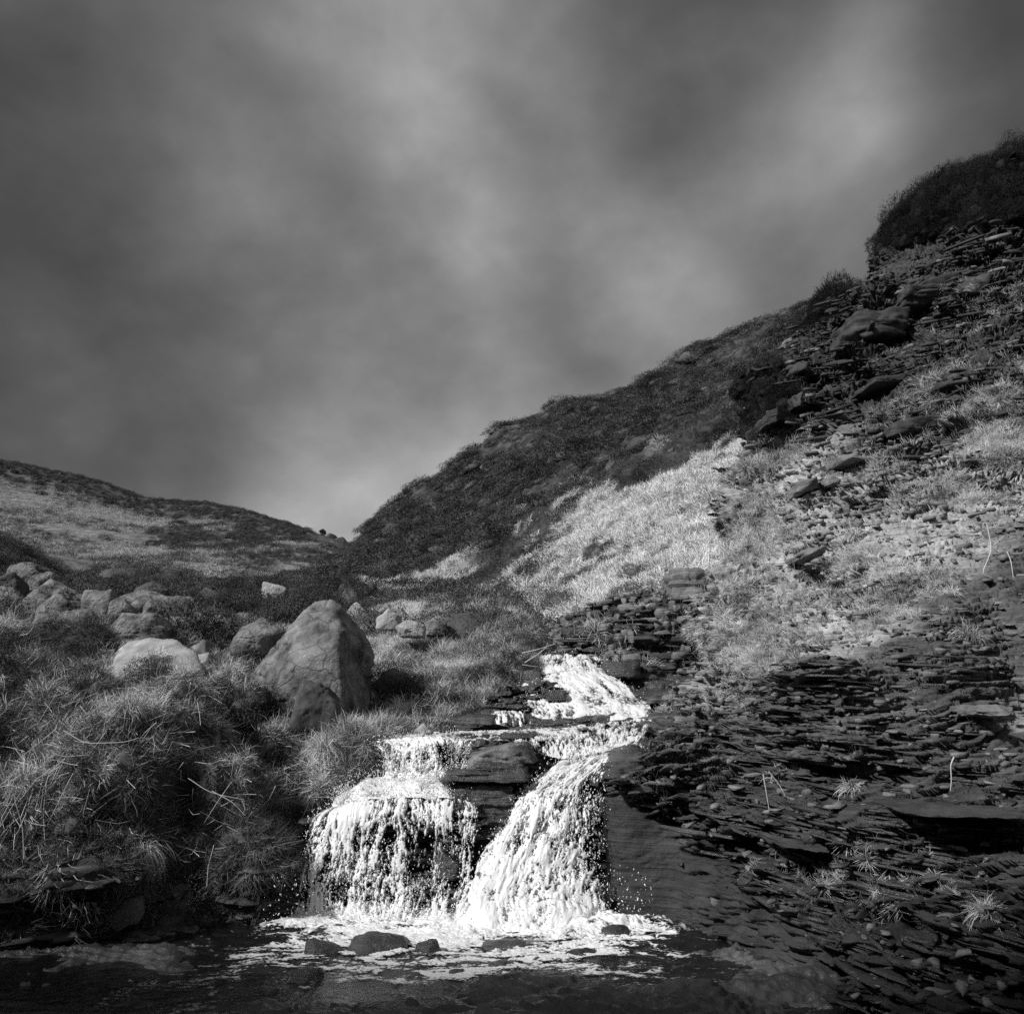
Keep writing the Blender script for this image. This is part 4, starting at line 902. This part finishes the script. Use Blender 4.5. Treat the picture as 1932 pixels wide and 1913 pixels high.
# the tall boulder: pale left face, dark right face
tall = [P(482,1256,10.2), P(472,1300,10.1), P(470,1350,10.0), P(556,1176,10.2), P(590,1133,10.3), P(622,1129,10.3), P(642,1140,10.4), P(672,1170,10.5), P(696,1204,10.7), P(705,1240,10.8), P(706,1280,10.8), P(700,1355,10.6),
        P(548,1258,9.6), P(590,1360,9.5), P(640,1362,9.5), P(640,1205,9.65), P(645,1352,9.5), P(500,1330,9.9), P(600,1150,11.6), P(690,1215,11.9), P(500,1280,11.8), P(690,1350,11.9), P(560,1200,9.9)]
boulder('tallest boulder, a leaning pointed block with pale left face and dark right face', tall, M_boulder, 6, p=60, noise=.085, nsc=2.0, seed=3.)
boulder('dark low boulder tucked under the front foot of the tallest boulder', bx(548, 640, 1272, 1352, 9.35, seed=5, depth=.5), M_boulder_dark, 5, p=30, noise=.08, seed=8.)
flat_pts = [P(222,1238,10.2), P(262,1204,10.6), P(325,1203,10.6), P(372,1232,10.2), P(390,1262,9.9), P(300,1282,9.4), P(228,1278,9.6), P(215,1275,10.2), P(388,1320,10.), P(300,1330,9.6), P(222,1320,9.8), P(270,1240,11.6), P(360,1260,11.6), P(230,1300,11.5)]
boulder('flat-topped pale boulder lying alone in the grass of the left bank', flat_pts, M_boulder_pale, 5, p=50, noise=.04, seed=12.)
for k, (lab, (a, b, c, d, Yd), m, pk) in enumerate(BL):
    boulder(lab, bx(a - 6, b + 6, c - 8, d + 3, Yd * (.93 if Yd > 12 else 1), seed=60 + k, peak=pk), m, 6, p=22 + (k % 4) * 12, noise=.09, nsc=1.7, seed=20. + k)
# rocks in the pool
PR = [('little rock at the left end of the foam, nearest the bank', (520, 552, 1752, 1772)), ('twin of low wet rocks under the left fall, its left member', (618, 652, 1742, 1760)), ('small wet rock right below the chute in the thick foam', (1010, 1046, 1778, 1798)),
      ('flat rock breaking the surface at the right rim of the foam', (1060, 1130, 1790, 1812)), ('small dark rock in the nearest foam streaks at centre', (842, 876, 1826, 1846)), ('wet rock nearest the camera, right of centre', (940, 1004, 1856, 1886)), ('squarish wet rock breaking the foam in the middle of the pool', (781, 838, 1766, 1806)), ('long wet rock with foam pouring round it, left of the squarish one', (655, 770, 1759, 1800)),
      ('wet rock in the foam at the left of the pool', (574, 642, 1768, 1808)), ('smooth dull stone under the water at the lower left of the pool', (547, 606, 1822, 1856)),
      ('low wet rock in the foam right of the squarish one', (908, 1000, 1768, 1796)), ('dark rock at the pool edge below the smooth wall', (1130, 1190, 1742, 1772)),
      ('small rock far out in the dark water at bottom left', (490, 530, 1860, 1880))]
for k, (lab, (a, b, c, d)) in enumerate(PR):
    Yd = EYE / math.tan(math.atan((d - 8 - V0) / F) - PITCH)
    boulder(lab, bx(a, b, c, d, Yd, seed=120 + k), M_wet, 4, cat='rock', name='rock', p=10, noise=.08, seed=70. + k)
# slabs round the falls
def slab(label, a, b, c, d, Y, depth, m, seed, strat=.05, tilt=0, p=50, sub=5, sink=.1, name='rock_slab', noise=.05, r0=.06):
    r = np.random.default_rng(seed); pts = []
    for fu in (0, .35, .7, 1):
        for fy in (0, 1):
            for fv in (0, 1):
                vv = c + (d - c) * fv + tilt * (fu - .5)
                q_ = P(a + (b - a) * (fu + r.normal() * r0), vv, Y) + np.array((0, depth * (fy + r.normal() * r0 * 1.5) + (.05 if fv == 0 else 0), r.normal() * .008))
                pts.append(q_)
    return boulder(label, pts, m, sub, cat='rock slab', name=name, p=p, noise=noise, seed=seed * 1., strat=strat, nsc=3.)
slab('pale wedge of rock between the curtain and the chute', 882, 1004, 1412, 1450, 8.15, .45, M_boulder, 201, .03, tilt=-24)
slab('dark flat ledge slab under the pale wedge', 832, 1000, 1452, 1480, 8.05, .5, M_wet, 202, .03, tilt=-6)
slab('square layered block below the dark ledge slab', 850, 962, 1482, 1545, 8.02, .5, M_wet, 203, .04, tilt=4)
slab('dark wedge at the right of the layered block', 905, 975, 1505, 1560, 8.0, .4, M_wet, 204, .04, tilt=-14)
slab('low ledge slab dividing the two falls', 880, 985, 1560, 1584, 7.98, .4, M_wet, 205, .03, tilt=8)
slab('upright pale-streaked slab behind the thin falling strand', 815, 872, 1590, 1660, 7.98, .3, M_wet, 206, .05)
slab('thin slab sticking out below the left end of the wedge', 900, 985, 1436, 1456, 8.1, .4, M_wet, 207, .03, tilt=4)
slab('dark cube of rock in the middle of the upper cascade', 1030, 1068, 1302, 1322, 10.3, .4, M_wet, 208, .04, sub=4)
slab('dark stepped rock at the left of the upper cascade', 985, 1024, 1262, 1290, 11.1, .5, M_wet, 209, .05, sub=4)
slab('long smooth block at the right of the cascade top', 1142, 1216, 1247, 1282, 11.2, .8, M_wet, 210, .09, tilt=-4, sub=4)
slab('dark ledge slab left of the small spill', 855, 935, 1348, 1374, 9.75, .6, M_wet, 211, .04, tilt=-8)
slab('dark ledge slab under the small spill', 925, 1010, 1350, 1372, 9.8, .6, M_wet, 212, .04)
slab('flat slab on the long upper ledge', 944, 1010, 1384, 1396, 8.7, .5, M_wet, 213, .02, sub=4)
slab('right-hand ledge slab overhanging the chute top', 1186, 1290, 1432, 1452, 8.35, .7, M_cliff, 214, .03, tilt=-6)
slab('layered slab under the overhanging ledge by the smooth wall', 1162, 1290, 1452, 1476, 8.3, .6, M_cliff, 215, .03, tilt=-2)
slab('flat slab right of the upper cascade foot', 1205, 1330, 1345, 1366, 9.4, .7, M_cliff, 216, .03, tilt=-24)
slab('narrow slab above the overhanging ledge', 1240, 1340, 1396, 1414, 8.75, .6, M_cliff, 217, .03, tilt=-14)
slab('thin slab stepping towards the low scarp', 1225, 1335, 1308, 1326, 10.2, .8, M_cliff, 218, .03, tilt=-10)
slab('dark slab at the head of the cascade', 1040, 1082, 1232, 1246, 11.9, .6, M_wet, 219, .03, sub=4)
slab('wet block at the foot of the dark recess beside the chute', 1128, 1172, 1672, 1700, 7.9, .35, M_wet, 220, .03, sub=4)
# protruding slabs of the cliff
SL = [('great tilted slab jutting from the upper cliff', 1605, 1712, 584, 640, 18.6, 1.6, -18), ('rounded slab below the left end of the great tilted slab', 1577, 1626, 630, 668, 18.6, 1.2, -10),
      ('slab on the cliff edge left of the rounded slab', 1532, 1570, 660, 686, 19., 1.2, -12), ('dark overhang at the cliff edge', 1484, 1534, 684, 712, 18.6, 1.5, -10),
      ('pale stone standing on the cliff edge', 1494, 1514, 744, 770, 17.3, .6, -4), ('knob at the foot of the dark upper edge', 1442, 1472, 775, 800, 17.2, 1., -4),
      ('layered slab high under the black cliff top, left of a cleft', 1724, 1812, 524, 562, 18.6, 1.6, -20), ('layered slab high under the black cliff top, right of a cleft', 1816, 1862, 522, 564, 18.2, 1.5, 6),
      ('long ledge in the middle of the cliff', 1679, 1764, 790, 818, 14., 1., -14), ('two-layered stub below the long ledge', 1589, 1630, 852, 874, 13.8, .8, -4),
      ('left one of two grass-topped stones on the slope', 1503, 1546, 904, 928, 13.5, .7, -12), ('right one of two grass-topped stones on the slope', 1552, 1588, 898, 918, 13.4, .7, 0),
      ('roof slab above a dark hollow near the top', 1647, 1706, 706, 722, 15.8, 1., -8), ('slab over the dark layered hole in mid cliff', 1515, 1562, 1034, 1048, 11.4, .7, -6),
      ('layered block standing at the corner of the low scarp', 1262, 1336, 1066, 1140, 12.5, .9, 2), ('overhanging slab above the lower hollow', 1479, 1562, 1592, 1606, 6.5, .5, -10),
      ('long thin overhanging ledge at the right edge', 1772, 1940, 1538, 1552, 5.55, .5, 0), ('layered band of the pale knob', 1486, 1655, 1392, 1408, 7.55, .5, 0),
      ('lower layered band beneath the pale knob', 1490, 1640, 1424, 1438, 7.35, .5, 2), ('capping stone of the pale knob', 1545, 1620, 1322, 1344, 7.9, .5, -8),
      ('stone under the black overhang at right', 1890, 1932, 1330, 1350, 6.3, .4, 0)]
for k, (lab, a, b, c, d, Yd, dp, tl) in enumerate(SL):
    slab(lab, a, b, c, d, Yd - .12 * Yd / 9, dp + .4, M_plate_d if (c < 820 or c > 1380) else M_plate, 300 + k, .05 * max(1, Yd / 10), tl, sub=5, noise=.07)
# the rocks on the far skyline
tor = P(608, 1016, 178)
def far_rock(lab, a, b, c, d, Y, **k): boulder(lab, bx(a, b, c, d, Y, depth=3, seed=hash(a) % 99, sink=.2), M_boulder_dark, 3, cat='rock', name='rock', noise=.08, **k)
far_rock('tiny mushroom-shaped rock standing up on the far skyline', 603, 613, 996, 1004, 176)
far_rock('narrow neck under the mushroom-shaped skyline rock', 605, 611, 1002, 1012, 176)
far_rock('flat outcrop on the skyline right of the mushroom rock', 616, 635, 1004, 1018, 175)
far_rock('lower outcrop at the right end of the skyline rocks', 632, 653, 1011, 1026, 174)
far_rock('lone knob on the far skyline above the dark gully', 396, 405, 944, 956, 208)

# individual shale plates of the cliff, the 300 that show largest
S = CL; u, v, dep = S['u'], S['v'], S['dep']
wgt = (dep < 24) * (v > 430) * (v < 1900) * (u > 1180) * (u < 1925) * (1 - wl) * (.4 + sstep(fbm(S['G'], .8, 2, off=95.), 0, .3)) / np.clip(dep, 5, 40) ** 1.6
p, nn, i, j = sample(S, 290, wgt); fr = frames(UP * 1.3 + nn * .25 + rng.normal(size=(290, 3)) * .08, rng.random(290) * 6.283)
pm = [raw_mesh('shale_plate', *flake(400 + s, .14 + .02 * s, 8), M_plate) for s in range(6)]
def place(ob, loc, fr_, sc):
    m = np.eye(4); m[:3, :3] = fr_ * np.asarray(sc); m[:3, 3] = loc; ob.matrix_world = Matrix(m.tolist())
for k in range(290):
    d = float(proj(p[k])[2]); s = (.05 + .07 * rng.random()) * max(.8, d / 7.5)
    ob = bpy.data.objects.new('shale_plate', pm[k % 6]); COL.objects.link(ob); ob.parent = cliff
    place(ob, p[k] + nn[k] * s * .25, fr[k], (s, s * .7, s * .8))

# ------------------------------------------------------------------ single plants and stems
def ground_at(S, uu, vv):
    k = np.argmin((S['u'] - uu) ** 2 + (S['v'] - vv) ** 2 + (S['dep'] > 60) * 1e6); i, j = np.unravel_index(k, S['u'].shape)
    return S['G'][i, j], S['n'][i, j]
def tussock(lab, S, uu, vv, size, mat, n=420, droop=2.6, spread=.8, seed=0, width=.006, grp=None, hang=0.):
    p_, n_ = ground_at(S, uu, vv)
    V, Fc = blades(n, size, spread, droop, width, size * .28, 700 + seed, segs=4)
    V = V @ frames((n_ * .25 + UP + np.array((0, -.25 * hang, 0)))[None], np.array([seed * 1.]))[0].T + p_ + n_ * .04
    tag(raw_obj('grass_tussock', V, Fc, mat, None, False, None, p_), lab, 'grass tussock', grp)
TS = [('fountain of long pale grass hanging over the dark foot of the left bank', BK, 265, 1600, .40, M_grass, 1100, 6.5, .7, 1.6),
      ('tussock over the round dark hollow of the left bank', BK, 350, 1418, .22, M_grass, 350, 3.5, .8, .6),
      ('pale tussock at the tip of the bank left of the dark hollow', BK, 240, 1420, .28, M_grass, 600, 2.8, .9, .6),
      ('shaggy tussock where the left bank meets the curtain fall', BK, 620, 1420, .34, M_grass, 900, 2.4, .7, .6),
      ('tussock drooping beside the small smooth stone', BK, 760, 1340, .34, M_grass_b, 700, 2.4, .7, .5),
      ('pale tussock just right of the foot of the tallest boulder', BK, 712, 1250, .30, M_grass_b, 500, 2.6, .8, .3),
      ('grass cushion in front of the dark low boulder', BK, 640, 1350, .22, M_grass, 500, 2.6, .9, .3),
      ('bleached tussock on the corner left of the low dark boulder', BK, 560, 1330, .32, M_grass_b, 700, 3.0, .8, .6),
      ('tussock growing over the edge left of the upper cascade', BK, 965, 1255, .34, M_grass, 600, 2.6, .8, .5),
      ('broad tussock on the bank below the flat pale boulder', BK, 300, 1320, .30, M_grass, 700, 2.8, 1., .5),
      ('tussock at the left edge of the photo above the dark stems', BK, 30, 1340, .30, M_grass, 600, 2.8, 1., .5),
      ('tussock hanging off the overhang at the right edge of the cliff', CL, 1830, 1200, .24, M_grass, 420, 3.2, .8, 1.),
      ('spiky tuft alone under the knob of the cliff', CL, 1800, 1130, .16, M_grass, 160, 2.4, .8, .8),
      ('tuft hanging below the pale knob', CL, 1600, 1480, .16, M_grass, 160, 3.2, .6, 1.),
      ('tuft with trailing roots left of the lower layered band', CL, 1455, 1470, .20, M_grass, 200, 3.4, .5, 1.),
      ('grass tuft low on the right of the lower grassy shelf', CL, 1760, 1665, .13, M_grass, 160, 3., .7, 1.),
      ('grass fringe at the bottom right edge', CL, 1880, 1720, .17, M_grass, 260, 3., .8, 1.),
      ('grass patch on the lower grassy shelf', CL, 1660, 1640, .15, M_grass, 260, 2.8, .9, 1.),
      ('single tuft below the slab in mid cliff', CL, 1620, 1030, .28, M_grass, 260, 2.8, .8, .8),
      ('tuft on the black cliff top against the sky', CL, 1925, 318, .7, M_heath, 200, .8, .5, .0)]
for k, (lab, S_, a, b, sz, m, n_, dr, sp, hg) in enumerate(TS):
    tussock(lab, S_, a, b, sz, m, n_, dr, sp, 11 + k, .0055 * max(1, float(ground_at(S_, a, b)[0][1]) / 9), hang=hg)
def bush_at(lab, S, uu, vv, r_, mat, seed, flat=.8, n=1500, leaf=.05):
    p_, n_ = ground_at(S, uu, vv); V, Fc = bush(seed, int(n * (1 + 3 * min(r_, 1.3))), leaf * (.5 if r_ < .6 else .3 / r_ ** .3), flat, .74); V = V * r_ * np.array((1, .8, 1)) + p_ - UP * r_ * .15
    tag(raw_obj('heather_bush', V, Fc, mat, None, False, None, p_), lab, 'heather bush')
BS = [('dark heather sprig clump at the left foot of the tallest boulder', BK, 515, 1272, .30, M_heath), ('heather bush in front of the pale-topped boulder', BK, 500, 1222, .42, M_heath), ('dark heather bush left of the tallest boulder', BK, 452, 1262, .42, M_heath),
      ('round heather bush between tallest boulder and curtain fall', BK, 745, 1300, .42, M_heath_l), ('broad heather bush on the mound crest', BK, 880, 1200, .85, M_heath),
      ('heather bush leaning over the head of the cascade', BK, 985, 1235, .42, M_heath), ('long dark heather mound below the far hill', BK, 235, 1105, 2.2, M_heath),
      ('smaller heather mound right of the long dark one', BK, 310, 1110, 1.3, M_heath), ('heather bush under the pale-crowned boulder', BK, 215, 1205, .5, M_heath),
      ('heather bush between the boulder row and the whitish block', BK, 385, 1148, 1.0, M_heath), ('heather bush right of the whitish block', BK, 560, 1120, 1.1, M_heath),
      ('spiky heather on the near bank below the tallest boulder', BK, 475, 1320, .30, M_heath), ('heather hummock in the middle of the near bank', BK, 235, 1350, .34, M_heath_l),
      ('dark shaggy heather hummock at the left edge of the bank', BK, 25, 1450, .42, M_heath), ('heather bush between tallest boulder and pale block', BK, 705, 1190, .5, M_heath),
      ('heather bush on the slope above the cascade head', HI, 880, 1150, .7, M_heath_l), ('bush at the top of the bleached slope', HI, 1215, 905, 1.1, M_heath),
      ('tall bush against the cliff edge above the bleached slope', HI, 1410, 770, 1.5, M_heath), ('dark bush left of the tall cliff-edge bush', HI, 1350, 810, 1.2, M_heath),
      ('shrub low on the bleached slope near its left side', HI, 1060, 1130, .5, M_heath_l), ('shrub standing above the low scarp', HI, 1200, 1075, .35, M_heath_l)]
for k, (lab, S_, a, b, r_, m) in enumerate(BS): bush_at(lab, S_, a, b, r_, m, 500 + k)
def tube(points, r0, r1, k=5):
    pts_ = np.array(points); n_ = len(pts_); V = []
    for i_ in range(n_):
        t = pts_[min(i_ + 1, n_ - 1)] - pts_[max(i_ - 1, 0)]; fr_ = frames(t[None], np.array([.3]))[0]; r_ = r0 + (r1 - r0) * i_ / (n_ - 1)
        for a in range(k): an = a / k * 6.283; V.append(pts_[i_] + fr_[:, 0] * math.cos(an) * r_ + fr_[:, 1] * math.sin(an) * r_)
    Fc = [(i_ * k + a, i_ * k + (a + 1) % k, (i_ + 1) * k + (a + 1) % k, (i_ + 1) * k + a) for i_ in range(n_ - 1) for a in range(k)]
    return np.array(V), np.array(Fc)
def stem(lab, pix, Ys, r_=.004, name='twig', cat='twig', grp=None):
    pts_ = [P(a, b, Ys if np.isscalar(Ys) else Ys[k]) for k, (a, b) in enumerate(pix)]
    C_ = np.array(pts_); ts = np.linspace(0, len(C_) - 1, 4 * len(C_)); V, Fc = tube(pchip(C_, ts), r_, r_ * .4)
    tag(raw_obj(name, V, Fc, M_twig, None, True, None, pts_[0]), lab, cat, grp)
stem('long pale stem sagging across the left bank', [(120,1378),(170,1402),(230,1400),(262,1392)], 7.0, .0045)
stem('pale stem pointing down right over the middle of the bank', [(355,1338+130),(400,1495),(458,1508)], 7.25, .004)
stem('short stem crossing beside the dark round hollow', [(400,1492),(440,1515),(462,1538)], 7.2, .004)
stem('curled pale root arching out of the upper cliff shelf', [(1550,1252),(1590,1243),(1608,1252),(1600,1272),(1585,1282)], 8.2, .008, 'dead_root', 'root')
stem('pale root hanging straight down the dark cliff face', [(1800,1428),(1794,1445),(1795,1470),(1793,1492)], 6.1, .006, 'dead_root', 'root')
stem('longest trailing root under the hanging tuft', [(1440,1460),(1445,1490),(1452,1532)], 7.0, .006, 'dead_root', 'root')
stem('second trailing root bending right under the hanging tuft', [(1450,1455),(1470,1480),(1482,1502)], 7.0, .005, 'dead_root', 'root')
stem('long root draping the cliff at the right edge', [(1862,988),(1870,1030),(1855,1080),(1872,1090)], 8.6, .008, 'dead_root', 'root')
stem('root crossing the draping one at the right edge', [(1820,1035),(1850,1045),(1895,1010)], 8.6, .007, 'dead_root', 'root')
stem('outermost root hanging by the right frame edge', [(1900,1040),(1908,1062),(1912,1090)], 8.4, .008, 'dead_root', 'root')
stem('branch reaching over the head of the upper cascade', [(985,1232),(1015,1225),(1048,1214)], 11.0, .008)
stem('forked branch lying above the head of the cascade', [(990,1250),(1012,1236),(1030,1221),(1034,1212)], 11.0, .007)
stem('twig at the mossy edge beside the upper cascade', [(985,1254),(1000,1256),(1015,1258)], 10.9, .006)
stem('tall bare stem in front of the dark low boulder', [(570,1345),(566,1310),(572,1290)], 9.3, .004)
stem('second bare stem by the dark low boulder', [(600,1350),(598,1322),(604,1308)], 9.3, .0035)
stem('thin upright stalk left of the curtain fall', [(671,1390),(671,1362)], 8.8, .003)
stem('bare twig in the stalks at the left edge', [(0,1560),(30,1510),(48,1478)], 6.6, .004)
stem('bare twig leaning right at the left edge', [(45,1620),(42,1560),(28,1500),(40,1470)], 6.6, .004)
# bracken litter: a tangle of broken stems
r = np.random.default_rng(5); Vt = []; Ft = []; o_ = 0
for k in range(520):
    cu = r.normal(345, 55) if k < 170 else r.uniform(0, 640); cv = r.normal(1325, 22) if k < 170 else r.uniform(1290, 1640); p_, n_ = ground_at(BK, cu, cv); d_ = r.normal(size=3) * (1, .6, .45); d_ /= np.linalg.norm(d_); ln = .12 + .3 * r.random()
    c0 = p_ + n_ * (.05 + .08 * r.random()); V, Fc = tube([c0 - d_ * ln / 2, c0 + r.normal(size=3) * .02, c0 + d_ * ln / 2], .0032, .0018, 4); Vt.append(V); Ft.append(Fc + o_); o_ += len(V)
for k in range(90):
    cu = r.normal(60, 60); cv = r.normal(1520, 50); p_, n_ = ground_at(BK, cu, cv); d_ = r.normal(size=3) * (.5, .3, 1); d_ /= np.linalg.norm(d_); ln = .15 + .35 * r.random()
    c0 = p_ + n_ * (.05 + .1 * r.random()); V, Fc = tube([c0 - d_ * ln / 2, c0 + r.normal(size=3) * .02, c0 + d_ * ln / 2], .0030, .0016, 4); Vt.append(V); Ft.append(Fc + o_); o_ += len(V)
tag(raw_obj('litter', np.concatenate(Vt), np.concatenate(Ft), M_twig), 'tangle of broken bracken stems on the left bank', kind='stuff')
print('TRIS', sum(len(o.data.polygons) * 2 for o in scene.objects if o.type == 'MESH'))
